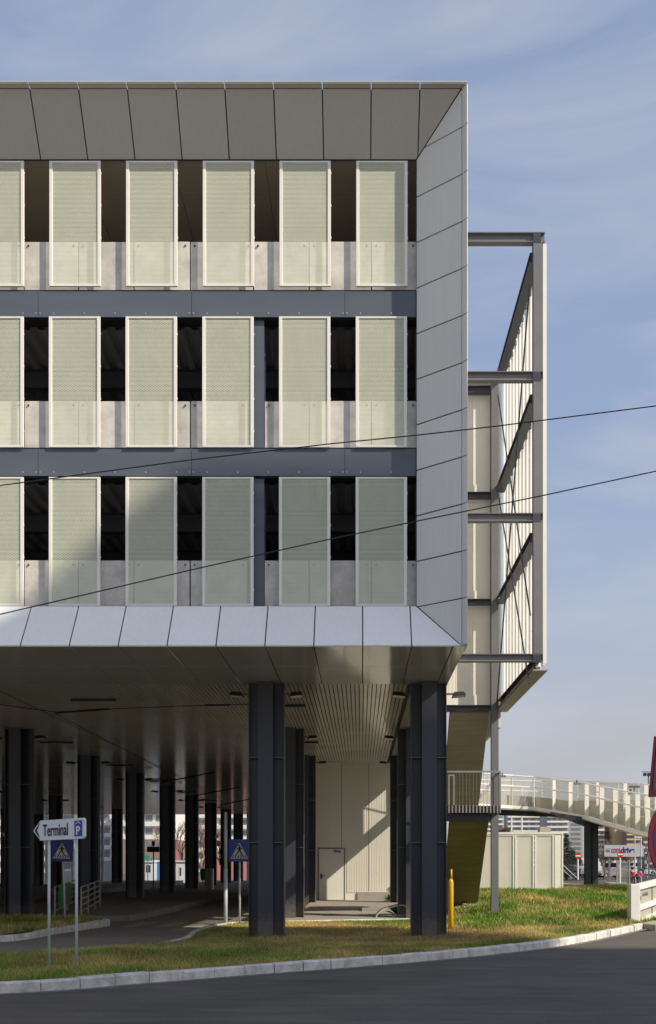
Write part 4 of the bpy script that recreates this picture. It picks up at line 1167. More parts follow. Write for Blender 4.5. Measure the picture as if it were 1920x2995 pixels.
mb = MB(); mb.slab(boardpoly(0, .0), .035); mb.build('board', 'sign_white', t)
mb = MB(); z = .003
mb.quadstrip([S(-AL+.035,0,z), S(-.005,-H2+.02,z), S(-.045,-H2*.28,z), S(-.075,0,z), S(-.045,H2*.28,z), S(-.005,H2-.02,z)], [(0,1,2,3), (0,3,4,5)])
mb.build('arrow_chevron', 'glyph_black', t)
MB().quadstrip([S(Ln-.215,-H2+.035,z), S(Ln-.045,-H2+.035,z), S(Ln-.045,H2-.035,z), S(Ln-.215,H2-.035,z)], [(0,1,2,3)]).build('parking_field', 'sign_blue', t)
mb = MB(); z2 = .006; c = Ln-.13
mb.quadstrip([S(c-.05,.075,z2), S(c,.105,z2), S(c+.05,.075,z2), S(c+.05,.060,z2), S(c,.09,z2), S(c-.05,.060,z2)], [(0,1,4,5), (1,2,3,4)])
mb.build('roof_symbol', 'sign_white', t)
yaw = math.atan2(U.y, U.x)
text_mesh('P', .085, .128, face_mat(S(c, -.03, z2), yaw), 'sign_white', 'parking_letter', t, bold=.03)
tm = text_mesh('Terminal', .56, .178, face_mat(S(.345, -.002, .005), yaw, math.atan(SL)), 'glyph_black', 'lettering', t, bold=.012)
for (x, yb) in ((143.5, 2818), (224, 2832)):
    u = (x-118)/(247-118); Y = 15.6-.55*u+.06
    xx = gx(x, Y); MB().tube([(xx, Y, lawn_h(xx, Y)-.05), (xx, Y, gz(2402, Y))], .0215, 12).build('pole', 'galv', t, smooth=True)

# no stopping sign and plate at the right edge (mostly out of frame)
YN = 7.4
t = thing('no_stopping_sign', 'round blue and red no stopping sign cut by the right picture edge', 'road sign', (2.40, YN, 0))
cz = gz(2458, YN); cxn = gx(1903, YN)+.172
ry = R(36)
def disc(r, y, m, nm):
    mb = MB(); P = []
    for i in range(40):
        a = 2*math.pi*i/40; P.append((cxn+r*math.cos(a)*math.cos(ry), YN+r*math.cos(a)*math.sin(ry)+y, cz+r*math.sin(a)))
    mb.slab(P, .003); return mb.build(nm, m, t)
disc(.29, 0.0, 'sign_darkred', 'rim'); disc(.285, -.004, 'ring_red', 'red_ring'); disc(.235, -.008, 'sign_blue', 'blue_disc')
mb = MB()
for s in (1, -1):
    a = Vector((math.cos(ry), math.sin(ry), 0)); p = Vector((cxn, YN-.014, cz)); dd = (a*.17+Vector((0,0,.17*s)))
    mb.bar(p-dd, p+dd, .05, .006, up=(a.y, -a.x, 0))
mb.build('red_cross', 'sign_red', t)
MB().tube([(cxn-.03, YN+.08, -.05), (cxn-.03, YN+.08, gz(2200, YN))], .03, 10).build('pole', 'galv', t, smooth=True)
t2 = thing('notice_plate', 'dark red framed notice plate above the round sign at the right edge', 'sign', (2.45, YN, gz(2335, YN)))
xa = gx(1900.5, YN-.03); xb = gx(1917, YN-.03); zb2, zt2 = gz(2333, YN), gz(2155, YN)
w2 = .42
MB().slab([(xa,YN-.03,zb2), (xa+w2,YN+.25,zb2+.03), (xb+w2,YN+.25,zt2+.03), (xb,YN-.03,zt2)], .01).build('frame_plate', 'sign_darkred', t2)
def q2(u, v, n): 
    xl = xa+(xb-xa)*v; return (xl+w2*u, YN-.03+.28*u-n, zb2+(zt2-zb2)*v+.03*u)
MB().quadstrip([q2(.05,.12,.006), q2(.95,.12,.006), q2(.95,.96,.006), q2(.05,.96,.006)], [(0,1,2,3)]).build('plate_face', 'window_dark', t2)
mb = MB()
for k in range(6): mb.quadstrip([q2(.10,.16+k*.13,.009), q2(.85,.16+k*.13,.009), q2(.85,.21+k*.13,.009), q2(.10,.21+k*.13,.009)], [(0,1,2,3)])
mb.build('text_line', 'rail_grey', t2)

# ------------------------------------------------------------------ under the canopy: rails, bins, wires
def handrail(pa, pb, za, zb_, label, posts=4, bars=4):
    t = thing('handrail', label, 'handrail', (pa[0], pa[1], 0)); mb = MB()
    A = Vector((pa[0], pa[1], za)); B = Vector((pb[0], pb[1], zb_))
    for k in range(posts):
        p = A.lerp(B, k/(posts-1)); MB().bar(p, p+Vector((0,0,.98)), .04, .04).build('post', 'box_beige', t)
    mb = MB()
    for k in range(bars):
        h = Vector((0,0,.25+.73*k/(bars-1))); mb.bar(A+h, B+h, .035, .035)
    mb.build('rail', 'box_beige', t); return t
handrail((-8.47, 31.4), (-9.35, 37.2), -.06, .05, 'beige metal handrail beside the ramp left of the left platform front', 4, 5)
handrail((-9.3, 31.5), (-10.4, 38.0), -.06, .05, 'beige metal handrail holding the green board near the left platform', 3, 5)
MB().box(0, 0, 0, 0, 0, 0)
struct(prism('ramp', [(-9.3,30.1), (-8.4,30.1), (-8.4,31.24), (-9.3,31.24)], -.2, .0, 'concrete'))
tag(MB().slab([(-9.25,31.75,.3), (-9.55,34.2,.33), (-9.55,34.2,1.0), (-9.25,31.75,.98)], .02).build('green_board', 'green_plastic'), 'green board fixed to the handrail behind the white direction sign', 'board')
Y = 60.5
t = thing('litter_bin', 'green plastic litter bin hung beside the beige cabinet', 'litter bin', (gx(594, Y), Y, gz(2577, Y)))
a, b = gx(586, Y), gx(602, Y); z0, z1 = gz(2576, Y), gz(2545, Y)
MB().hexa([(a+.05,Y-.13,z0), (b-.04,Y-.13,z0), (b-.04,Y+.13,z0), (a+.05,Y+.13,z0), (a,Y-.17,z1-.05), (b,Y-.17,z1-.05), (b,Y+.17,z1-.05), (a,Y+.17,z1-.05)]).build('body', 'green_plastic', t, bevel=.02)
MB().hexa([(a-.02,Y-.19,z1-.05), (b+.0,Y-.19,z1-.05), (b+.0,Y+.19,z1-.05), (a-.02,Y+.19,z1-.05), (a+.05,Y-.12,z1+.06), (b,Y-.12,z1+.09), (b,Y+.12,z1+.09), (a+.05,Y+.12,z1+.06)]).build('lid', 'green_plastic', t)
a, b = gx(603, Y), gx(624, Y)
t = thing('cabinet', 'beige utility cabinet on the platform right of the green litter bin', 'cabinet', ((a+b)/2, Y, .2))
MB().box(a, b-.1, Y-.2, Y+.25, .0, gz(2541, Y)).build('body', 'box_beige', t, bevel=.01)
MB().box(b-.1, b, Y-.2, Y+.25, .0, gz(2541, Y)-.01).build('side_panel', 'cream', t)
for (x, y, w_, m, lb) in ((635, 2447, 8, 'lamp_white', 'small white box mounted on a column above the yellow one'), (640, 2468, 11, 'yellow', 'small yellow box mounted on a column below the white one'), (11, 2441, 7, 'lamp_white', 'small white notice on the leftmost column')):
    Yb = YK[6]-.5 if x > 100 else 46.6; tag(MB().box(gx(x-w_/2, Yb), gx(x+w_/2, Yb), Yb, Yb+.12, gz(y+w_*.7, Yb), gz(y-w_*.7, Yb)).build('wall_box', m), lb, 'box')
# wires in front of the facade
def wire(P, r, label, m='black', nm='overhead_cable'):
    Q = []
    pts3 = [Vector(p) for p in P]
    for i in range(len(pts3)-1):
        for k in range(8): Q.append(pts3[i].lerp(pts3[i+1], k/8))
    Q.append(pts3[-1]); return tag(MB().tube(Q, r, 6).build(nm, m), label, 'cable')
wire([at(x, y, 16.5) for x, y in ((-500,1478), (0,1420), (550,1346), (975,1297), (1218,1273), (1455,1246), (1920,1187), (2600,1095))], .0095, 'upper dark trolley cable crossing in front of the screens to the right edge')
wire([at(x, y, 16.2) for x, y in ((-500,1915), (0,1797), (590,1660), (966,1577), (1216,1525), (1590,1449), (1920,1378), (2600,1230))], .0095, 'lower dark trolley cable crossing in front of the lowest screens')
wire([at(-300,2055,26), at(0,2061,26), at(165,2083,26)], .012, 'thin cable leading from the left edge to the trolley wire rod under the ceiling')
wire([at(165,2085,26), at(318,2074,26)], .028, 'thick insulator rod hung below the slatted ceiling at left', nm='insulator_rod')
wire([at(318,2074,26), at(470,2068,25.4), at(600,2063,24.6)], .012, 'thin cable between the insulator rod and the nearest column')
wire([at(600,2063,24.6), at(670,2062,24)], .024, 'short insulator on the cable next to the nearest column', nm='insulator_rod')
wire([at(670,2062,24), at(730,2060,23.3)], .012, 'cable end tied to the flange of the nearest column')
wire([(gx(160,26), 26, gz(2087,26)), (-7.75, 40, gz(2247,40)), (-7.8, 56, 3.55+EYE), (-7.8, 88, 3.5+EYE)], .011, 'trolley wire running back under the ceiling above the bus lane')
wire([(-7.2, 20, 3.4+EYE), (-7.2, 88, 3.4+EYE)], .008, 'second trolley wire running back parallel to the first')
for k, Y in enumerate((42.0, 50.5, 59)):
    wire([(-8.1, Y, 3.2+EYE), (-5.9, Y, 3.62+EYE)], .03, '%s dark trolley wire hanger rod slung under the ceiling' % ['nearest', 'middle', 'farthest'][k], nm='hanger_rod')

# ------------------------------------------------------------------ background, left (seen between the columns)
def block(name, label, X0, X1, Y, z0, z1, wallm, floors, bays, frame=None, depth=14, winm='window_hazed', balcony=True, cols=None):
    t = thing(name, label, 'apartment block', ((X0+X1)/2, Y, z0))
    MB().box(X0, X1, Y, Y+depth, z0, z1).build('wall', wallm, t)
    fh = (z1-z0)/floors; bw = (X1-X0)/bays; wm = None; bm_ = None
    for f in range(floors):
        for b_ in range(bays):
            x0 = X0+b_*bw+bw*.16; za = z0+f*fh+fh*.32
            if wm is None:
                o = MB().box(0, bw*.68, -.08, .05, 0, fh*.52).build('window', winm); wm = o.data; bpy.data.objects.remove(o)
            o = bpy.data.objects.new('window', wm); COL.objects.link(o); o.parent = t; o.location = (x0-t.location.x, 0, za-z0)
        if balcony:
            if bm_ is None:
                o = MB().box(0, X1-X0-bw*.2, -1.1, -.09, 0, fh*.34).build('balcony', frame or 'block_white'); bm_ = o.data; bpy.data.objects.remove(o)
            o = bpy.data.objects.new('balcony', bm_); COL.objects.link(o); o.parent = t; o.location = (X0+bw*.1-t.location.x, 0, f*fh)
    return t
# right side estate
zf = -.9
def px_block(lb, x0, x1, ytop, ybase, Y, m, floors, bays, **k): return block('apartment_block', lb, gx(x0, Y), gx(x1, Y), Y, gz(ybase, Y), gz(ytop, Y), m, floors, bays, **k)
px_block('white and grey apartment block with balconies seen between stair post and enclosure', 1385, 1475, 2385, 2560, 420, 'block_grey', 12, 4)
px_block('grey apartment block with white balconies above the cream enclosure', 1483, 1592, 2378, 2560, 430, 'block_grey', 13, 5)
px_block('white balcony apartment block behind the dark conifer', 1598, 1664, 2376, 2560, 400, 'block_grey', 12, 4)
px_block('plain grey gable apartment block left of the bridge pier', 1664, 1706, 2392, 2560, 440, 'block_grey', 12, 1, balcony=False)
px_block('pale apartment block just right of the bridge pier', 1741, 1769, 2402, 2560, 410, 'block_grey', 11, 2)
px_block('dark brown apartment block right of the bridge pier', 1769, 1799, 2405, 2560, 415, 'block_brown', 11, 2, frame='block_brown')
px_block('ochre yellow apartment block with plain walls', 1799, 1829, 2408, 2560, 405, 'block_ochre', 8, 1, balcony=False, winm='block_ochre')
px_block('brown brick apartment block with pale balconies behind the street lamp', 1831, 1878, 2415, 2560, 400, 'block_brown', 10, 3, frame='block_ochre')
px_block('low brown apartment block at the right edge of the estate', 1880, 2010, 2436, 2560, 420, 'block_brown', 8, 6)
# left side
px_block('long white apartment building seen far left under the ceiling', -420, 330, 2345, 2590, 240, 'block_white', 7, 14)
px_block('white apartment building with ribbon balconies over a brick base, behind the bus platforms', 330, 512, 2340, 2456, 225, 'block_white', 3, 6)
a = px_block('red brick lower building beneath the white ribbon balconies', 330, 512, 2456, 2590, 224, 'block_brown', 3, 5, balcony=False)
px_block('pale rendered building behind the bare trees at the end of the ceiling', 512, 760, 2360, 2590, 260, 'block_white', 7, 8)
# hoardings, kiosks
def pbox(nm, lb, cat, x0, x1, y0, y1, Y, m, dep=.3, parts=None):
    return tag(MB().box(gx(x0, Y), gx(x1, Y), Y, Y+dep, gz(y1, Y), gz(y0, Y)).build(nm, m), lb, cat)
def kiosk(lb, x0, x1, y0, y1, Y, m, win):
    t = thing('kiosk', lb, 'kiosk', (gx((x0+x1)/2, Y), Y, gz(y1, Y)))
    MB().box(gx(x0, Y), gx(x1, Y), Y, Y+2.4, gz(y1, Y), gz(y0, Y)).build('wall', m, t)
    MB().box(gx(x0, Y)-.1, gx(x1, Y)+.1, Y-.12, Y+2.5, gz(y0, Y)+.001, gz(y0, Y)+.15).build('roof', 'sign_white', t)
    MB().box(gx(win[0], Y), gx(win[1], Y), Y-.04, Y-.001, gz(win[3], Y), gz(win[2], Y)).build('window', 'window_dark', t)
    MB().box(gx(win[0]-3, Y), gx(win[1]+3, Y), Y-.02, Y-.0005, gz(y1-1, Y), gz(win[2]-3, Y)).build('door', 'sign_white', t)
kiosk('pale blue kiosk with a window beyond the third platform column', 422, 447, 2523, 2578, 105, 'van_white', (428, 441, 2531, 2552))
kiosk('narrow deep blue cabin beside the pale blue kiosk', 448, 462, 2521, 2573, 107, 'kiosk_blue', (453, 456, 2530, 2540))
kiosk('white site cabin with a narrow window beyond the bus lane', 515, 545, 2522, 2586, 104, 'sign_white', (526, 531, 2538, 2562))
pbox('hoarding', 'pale site hoarding glimpsed behind the thick blue grey pole', 'hoarding', 304, 331, 2523, 2584, 100, 'sign_white')
pbox('hoarding', 'pale stone hoarding below the crosswalk sign behind the direction board', 'hoarding', 186, 216, 2548, 2582, 100, 'cream')
pbox('hoarding', 'pink red banner hoarding behind the bare trees', 'hoarding', 512, 530, 2470, 2516, 130, 'pink_board')
pbox('hoarding', 'red banner right of the white tree trunk pole', 'hoarding', 586, 602, 2440, 2460, 132, 'pink_board')
pbox('hoarding', 'red banner glimpsed left of the silver post', 'hoarding', 640, 655, 2434, 2585, 135, 'pink_board')
pbox('hoarding', 'long pink fence banner low behind the row of far columns', 'hoarding', 586, 760, 2515, 2578, 138, 'pink_board')
t = thing('round_teal_sign', 'round teal shop sign above the pale blue kiosk', 'sign', at(431, 2508, 104)); p = at(431, 2508, 104)
MB().tube([p, p+Vector((0,.2,0))], .27, 16).build('disc', 'teal', t); MB().tube([p+Vector((0,.25,.2)), (p.x, p.y+.25, -.9)], .05, 6).build('pole', 'grey_steel', t)
Y = 70; t = thing('dark_board_sign', 'black rectangular signboard seen from behind on a thin post', 'sign', (gx(448.5, Y), Y, -.2))
MB().box(gx(430, Y), gx(466, Y), Y, Y+.05, gz(2493, Y), gz(2477, Y)).build('board', 'black', t)
MB().tube([(gx(448.5, Y), Y+.08, -.3), (gx(448.5, Y), Y+.08, gz(2463, Y))], .04, 6).build('post', 'black', t)
MB().box(gx(444.5, Y), gx(452, Y), Y, Y+.2, gz(2474, Y), gz(2460, Y)).build('signal_lamp', 'black', t)
Y = 68; 
for (x0, x1, y0, y1, lb) in ((641, 654, 2482, 2497, 'small dark panel on the far column left of the silver post'), (642, 656, 2510, 2531, 'black notice with a pale triangle left of the silver post')):
    pbox('information_board', lb, 'notice', x0, x1, y0, y1, Y, 'black', .05)
def pole(x, Y, y0, y1, r, m, lb, nm='lamp_pole'):
    return tag(MB().tube([(gx(x, Y), Y, gz(y1, Y)), (gx(x, Y), Y, gz(y0, Y))], r, 8).build(nm, m), lb, 'pole')
pole(300, 92, 2340, 2588, .16, 'galv', 'thick blue grey steel pole beyond the handrail ramp')
pole(213, 95, 2340, 2582, .17, 'white_paint', 'white pole behind the right leg of the direction sign')
pole(137, 95, 2340, 2582, .17, 'white_paint', 'white pole behind the left leg of the direction sign')
pole(603, 110, 2340, 2586, .10, 'white_paint', 'slim white pole by the green litter bin')
pole(690, 98, 2340, 2590, .14, 'galv', 'silver pole behind the right crosswalk sign')
pole(727, 90, 2340, 2592, .16, 'white_paint', 'white pole close to the nearest steel column')
pole(1497, 90, 2300, 2440, .07, 'sign_white', 'left one of two thin white masts above the enclosure')
pole(1527, 90, 2300, 2440, .07, 'sign_white', 'right one of two thin white masts above the enclosure')
# grass verge at the far end
struct(prism('verge', [(-75,90.5), (-14,90.5), (-14,97), (-75,97)], -1.4, -.30, 'leaf_green'))
struct(prism('verge', [(-12,97), (-3,97), (-3,99), (-12,99)], -1.4, -.5, 'leaf_green'))

# ---- trees
def bare_tree(X, Y, z, h, label, spread=.5, seed=1, m='twig', depth=5):
    rs = random.Random(seed); trunk = MB(); tw = MB()
    def grow(p, d, L0, r, k, tgt):
        q = p+d*L0; mid = p.lerp(q, .5)+Vector((rs.uniform(-1,1), rs.uniform(-1,1), 0))*L0*.06
        (trunk if k < 2 else tw).tube([p, mid, q], [r, r*.85, r*.7], 5 if k < 2 else 3, cap=False)
        if k >= depth: return
        for i in range(rs.choice((2, 3, 3)) if k else 4):
            a = rs.uniform(0, 6.28); dd = (d+Vector((math.cos(a), math.sin(a), rs.uniform(-.1, .35)))*spread*rs.uniform(.6, 1.3)).normalized()
            grow(q if i < 2 else mid, dd, L0*rs.uniform(.62, .85), r*.62, k+1, tgt)
    grow(Vector((X, Y, z)), Vector((0,0,1)), h*.26, h*.022, 0, None)
    t = thing('bare_tree', label, 'tree', (X, Y, z)); trunk.build('trunk', 'bark', t); tw.build('crown', m, t)
bare_tree(gx(532, 112), 112, -.9, 9, 'bare branching tree behind the white site cabin', seed=4, depth=6)
bare_tree(gx(596, 115), 115, -.9, 9, 'bare tree behind the green litter bin and cabinet', seed=9, depth=6)
bare_tree(gx(648, 118), 118, -.9, 8, 'bare tree far behind left of the silver post', seed=12)
bare_tree(gx(1466, 150), 150, -1, 7.5, 'brown bare tree between the stair post and the white masts', seed=21)
bare_tree(gx(1548, 150), 150, -1, 7.0, 'brown bare tree above the middle of the cream enclosure', seed=25)
bare_tree(gx(1768, 145), 145, -1, 7.5, 'tall bare tree right of the bridge pier', seed=22, depth=6)
bare_tree(gx(1880, 150), 150, -1, 7.5, 'bare tree under the right end of the footbridge', seed=24, depth=6)
def conifer(X, Y, z, h, r, label, seed=2):
    rs = random.Random(seed); t = thing('conifer', label, 'tree', (X, Y, z))
    MB().tube([(X,Y,z), (X,Y,z+h)], [h*.025, .02], 6).build('trunk', 'bark', t)
    mb = MB()
    for i in range(26):
        f = (i+1)/27; zz = z+h*(.10+.9*f); rr = r*(1-f)**.85*rs.uniform(.75, 1.15)+.1
        for k in range(11):
            a = rs.uniform(0, 6.28); d = Vector((math.cos(a), math.sin(a), -.18)); side_ = Vector((-d.y, d.x, 0))
            for j in range(7):
                u = rr*(j+1)/7; p = Vector((X,Y,zz))+d*u; s = .35*(1-j/9)*rs.uniform(.6, 1.3)
                for q in range(2):
                    dd = (side_*rs.uniform(-1, 1)+d*.6+Vector((0,0,rs.uniform(-.6,.1)))).normalized()*s
                    w_ = Vector((rs.uniform(-1,1), rs.uniform(-1,1), rs.uniform(-1,1))).normalized()*.09
                    mb.quadstrip([p-w_, p+dd, p+w_], [(0,1,2)])
    mb.build('crown', 'needles', t)
conifer(gx(1658, 140), 140, -.9, 6.4, 2.2, 'dark green conifer at the right end of the cream enclosure')
conifer(gx(1676, 146), 146, -.9, 4.2, 3.0, 'broad low conifer behind the left no entry sign', seed=5)
conifer(gx(1508, 135), 135, -.9, 6.0, 1.6, 'dark conifer top rising behind the two white masts', seed=8)
def shrub(lb, x0, x1, y0, y1, Y, m='shrub_brown', n=900, seed=1):
    rs = random.Random(seed); mb = MB(); 
    c = at((x0+x1)/2, (y0+y1)/2, Y); rx = (gx(x1, Y)-gx(x0, Y))/2; rz = abs(gz(y0, Y)-gz(y1, Y))/2
    for i in range(n):
        a = rs.uniform(0, 6.28); b_ = rs.uniform(-1, 1); q = rs.random()**.4
        p = c+Vector((math.cos(a)*rx*q*math.sqrt(1-b_*b_), math.sin(a)*1.5*q, b_*rz*q*rs.uniform(.7, 1.1)))
        d = Vector((rs.uniform(-1,1), rs.uniform(-1,1), rs.uniform(-.3,1))).normalized()*.28; w_ = d.cross(Vector((rs.random(), rs.random(), 1))).normalized()*.035
        mb.quadstrip([p-w_, p+w_, p+d], [(0,1,2)])
    return tag(mb.build('shrub', m), lb, 'shrub')
shrub('brown leafless shrub right of the bridge pier under the billboard', 1756, 1800, 2490, 2530, 128, seed=3)
shrub('brown leafless shrub below the middle of the white billboard', 1800, 1860, 2492, 2532, 130, seed=4)
shrub('brown twiggy shrub above the enclosure by the stair post', 1455, 1500, 2420, 2445, 120, seed=5)
shrub('green shrub patch in front of the wire gate posts', 1802, 1850, 2560, 2584, 112, 'leaf_green', 500, 6)
shrub('low dark green hedge behind the silver parked car', 1648, 1705, 2500, 2535, 150, 'needles', 1200, 7)

# ---- billboard with shop lettering
Y = 118
t = thing('billboard', 'long white billboard with coradrive lettering above the car park', 'billboard', (gx(1825, Y), Y, -.9))
MB().slab([at(1769, 2506, Y), at(1884, 2507, Y), at(1884, 2473, Y), at(1769, 2472, Y)], .15).build('board', 'board_dim', t)
zmid = gz(2487, Y)
text_mesh('cora', 1.08, .50, face_mat((gx(1789, Y), Y-.02, zmid-.08)), 'sign_purple', 'lettering', t, bold=.02, align='LEFT')
text_mesh('drive', 1.55, .68, face_mat((gx(1817.5, Y), Y-.02, zmid+.01)), 'sign_navy', 'lettering', t, bold=.03, align='LEFT')
mb = MB()
for k in range(3):
    x = 1774+k*4.2; mb.bar(at(x+3, 2482+k*.0, Y-.03), at(x, 2487.5, Y-.03), .04, .03, up=(0,1,0)); mb.bar(at(x, 2487.5, Y-.03), at(x+3, 2493, Y-.03), .04, .03, up=(0,1,0))
mb.build('chevron_logo', 'grey_steel', t)
for x in (1785, 1870): MB().box(gx(x, Y)-.1, gx(x, Y)+.1, Y+.16, Y+.36, -1.2, gz(2480, Y)).build('support_post', 'grey_steel', t)

# ---- no entry signs
def no_entry(x, y, Y, r, ybase, lb):
    X = gx(x, Y); Z0 = gz(y, Y); t = thing('no_entry_sign', lb, 'road sign', (X, Y, gz(ybase, Y)), 'red no entry signs by the car park')
    MB().tube([(X, Y, Z0), (X, Y+.03, Z0)], r, 24).build('disc', 'sign_red', t)
    MB().box(X-r*.78, X+r*.78, Y-.02, Y-.001, Z0-r*.22, Z0+r*.22).build('white_bar', 'sign_white', t)
    MB().tube([(X, Y+.08, gz(ybase, Y)), (X, Y+.08, Z0)], .06, 8).build('pole', 'sign_white', t)
no_entry(1692, 2504, 72, .22, 2574, 'red no entry sign on a white post left of the bridge pier')
no_entry(1815.5, 2499.5, 78, .235, 2584, 'red no entry sign in front of the white billboard')

# ---- cars
def car(X, Y, z, yaw, Lc, Wc, Hc, m, label, name='parked_car', van=False):
    t = thing(name, label, 'van' if van else 'car', (X, Y, z)); t.rotation_euler = (0, 0, yaw)
    def bld_(mb, nm, mm, parent, smooth=False):     # meshes in local coordinates
        me = bpy.data.meshes.new(nm); me.from_pydata(mb.v, [], mb.f); me.materials.append(MATS[mm])
        if smooth: me.polygons.foreach_set('use_smooth', [True]*len(me.polygons))
        o = bpy.data.objects.new(nm, me); COL.objects.link(o); o.parent = parent; return o
    if van: prof = [(-.5,.14), (-.5,.62), (-.495,.98), (-.3,1.0), (.18,1.0), (.30,.93), (.41,.60), (.485,.50), (.5,.3), (.49,.14)]
    else: prof = [(-.49,.20), (-.5,.45), (-.475,.66), (-.40,.74), (-.27,.97), (-.10,1.0), (.05,.98), (.20,.70), (.36,.62), (.46,.52), (.5,.38), (.49,.18)]
    mb = MB(); n = len(prof)
    secs = []
    for s, yy in ((0, -1), (1, -.86), (1, .86), (0, 1)):
        pass
    rings = []
    for yy, k in ((-1, 0), (-.97, .5), (-.55, 1), (.55, 1), (.97, .5), (1, 0)):
        ring = []
        for (u, v) in prof:
            hgt = v*Hc; roof = max(0, (v-.62)/.38)
            yv = yy*Wc/2*(1-.17*roof) if not van else yy*Wc/2*(1-.05*roof)
            uu = u*Lc*(1-.012*(1-k))
            ring.append((uu, yv, hgt-(1-k)*.012*Hc if v > .5 else hgt))
        rings.append(ring)
    P = [p for r in rings for p in r]; fs = []
    for i in range(len(rings)-1):
        for j in range(n):
            j2 = (j+1) % n; fs.append((i*n+j, i*n+j2, (i+1)*n+j2, (i+1)*n+j))
    fs.append(tuple(range(n))[::-1]); fs.append(tuple((len(rings)-1)*n+j for j in range(n)))
    mb.quadstrip(P, fs); body = bld_(mb, 'body', m, t)
    # side glass, windscreens
    for s in (-1, 1):
        if van: q = [(.36,.62), (.26,.90), (.06,.90), (.06,.62)]
        else: q = [(.16,.705), (.04,.93), (-.25,.93), (-.36,.74)]
        for seg in ((0, 1),) if van else ((0, .48), (.52, 1)):
            def lerp2(a, b, f): return (a[0]+(b[0]-a[0])*f, a[1]+(b[1]-a[1])*f)
            A, B = lerp2(q[0], q[3], seg[0]), lerp2(q[1], q[2], seg[0]); C_, D = lerp2(q[1], q[2], seg[1]), lerp2(q[0], q[3], seg[1])
            def P3(c): 
                roof = max(0, (c[1]-.62)/.38); return (c[0]*Lc, s*(Wc/2*(1-(.17 if not van else .05)*roof)+.012), c[1]*Hc)
            mb = MB(); mb.quadstrip([P3(A), P3(B), P3(C_), P3(D)], [(0,1,2,3)]); bld_(mb, 'side_window', 'glass', t)
    def cross(u0, v0, u1, v1, nm, mm):
        e = .012; f0 = Wc/2*(1-.17*max(0, (v0-.62)/.38))*.88; f1 = Wc/2*(1-.17*max(0, (v1-.62)/.38))*.86
        sg = 1 if u0 > 0 else -1
        mb = MB(); mb.quadstrip([(u0*Lc+sg*e, -f0, v0*Hc+e), (u0*Lc+sg*e, f0, v0*Hc+e), (u1*Lc+sg*e, f1, v1*Hc+e), (u1*Lc+sg*e, -f1, v1*Hc+e)], [(0,1,2,3)]); bld_(mb, nm, mm, t)
    if van: cross(.405, .62, .31, .91, 'windscreen', 'glass')
    else: cross(.19, .71, .065, .955, 'windscreen', 'glass'); cross(-.385, .76, -.285, .94, 'rear_window', 'glass')
    for s in (-1, 1):
        mb = MB(); mb.box(.44*Lc, .492*Lc, s*Wc*.30, s*Wc*.47, .42*Hc, .50*Hc); bld_(mb, 'headlight', 'lamp_white', t)
        mb = MB(); mb.box(-.502*Lc, -.46*Lc, s*Wc*.36, s*Wc*.503, .50*Hc, .64*Hc); bld_(mb, 'tail_light', 'red_light', t)
        for u in (-.31, .31):
            wh = MB().tube([(u*Lc, s*(Wc/2-.2), .32), (u*Lc, s*(Wc/2+.012), .32)], .32, 18); wh = bld_(wh, 'wheel', 'tyre', t)
            mb = MB().tube([(u*Lc, s*(Wc/2), .32), (u*Lc, s*(Wc/2+.02), .32)], .20, 12); bld_(mb, 'rim', 'rim', wh)
    mb = MB()
    for u in (-.31, .31): mb.tube([(u*Lc, -(Wc/2+.006), .34), (u*Lc, (Wc/2+.006), .34)], .38, 18)
    bld_(mb, 'wheel_arch', 'black', t)
    return t
Y = 150
car(gx(1786, 150), 150, gz(2567, 150), R(180+22), 4.4, 1.8, 1.46, 'car_taupe', 'taupe grey saloon car parked right of the bridge pier')
car(gx(1741, 158), 158, gz(2563, 158), R(190), 4.3, 1.75, 1.45, 'car_silver', 'grey car half hidden behind the bridge pier')
car(gx(1688, 142), 142, gz(2566, 142), R(-20), 4.2, 1.75, 1.45, 'car_silver', 'silver car parked behind the left no entry sign')
car(gx(1661, 140), 140, gz(2562, 140), R(150), 4.3, 1.75, 1.5, 'car_taupe', 'dark grey car right beside the corner of the cream enclosure')
car(gx(1712, 150), 152, gz(2556, 152), R(184), 5.4, 2.0, 2.3, 'van_white', 'white delivery van parked behind the bridge pier', 'delivery_van', True)
car(gx(1845, 152), 152, gz(2562, 152), R(15), 4.2, 1.75, 1.45, 'car_silver', 'grey car parked behind the wire gate')
car(gx(1880, 160), 160, gz(2562, 160), R(10), 4.2, 1.75, 1.45, 'van_white', 'white car at the right edge behind the bars')
# shelter roof in the car park
t = thing('trolley_shelter', 'white flat roofed shelter behind the parked cars', 'shelter', (gx(1815, 165), 165, -.9))
MB().box(gx(1765, 165), gx(1900, 165), 165, 169, gz(2524, 165), gz(2517, 165)).build('roof', 'sign_white', t)
MB().box(gx(1772, 165), gx(1895, 165), 168, 168.2, gz(2552, 165), gz(2525, 165)).build('back_panel', 'window_dark', t)
for x in (1768, 1812, 1856, 1897): MB().box(gx(x, 165)-.08, gx(x, 165)+.08, 165.2, 165.4, -1.5, gz(2524, 165)).build('post', 'sign_white', t)
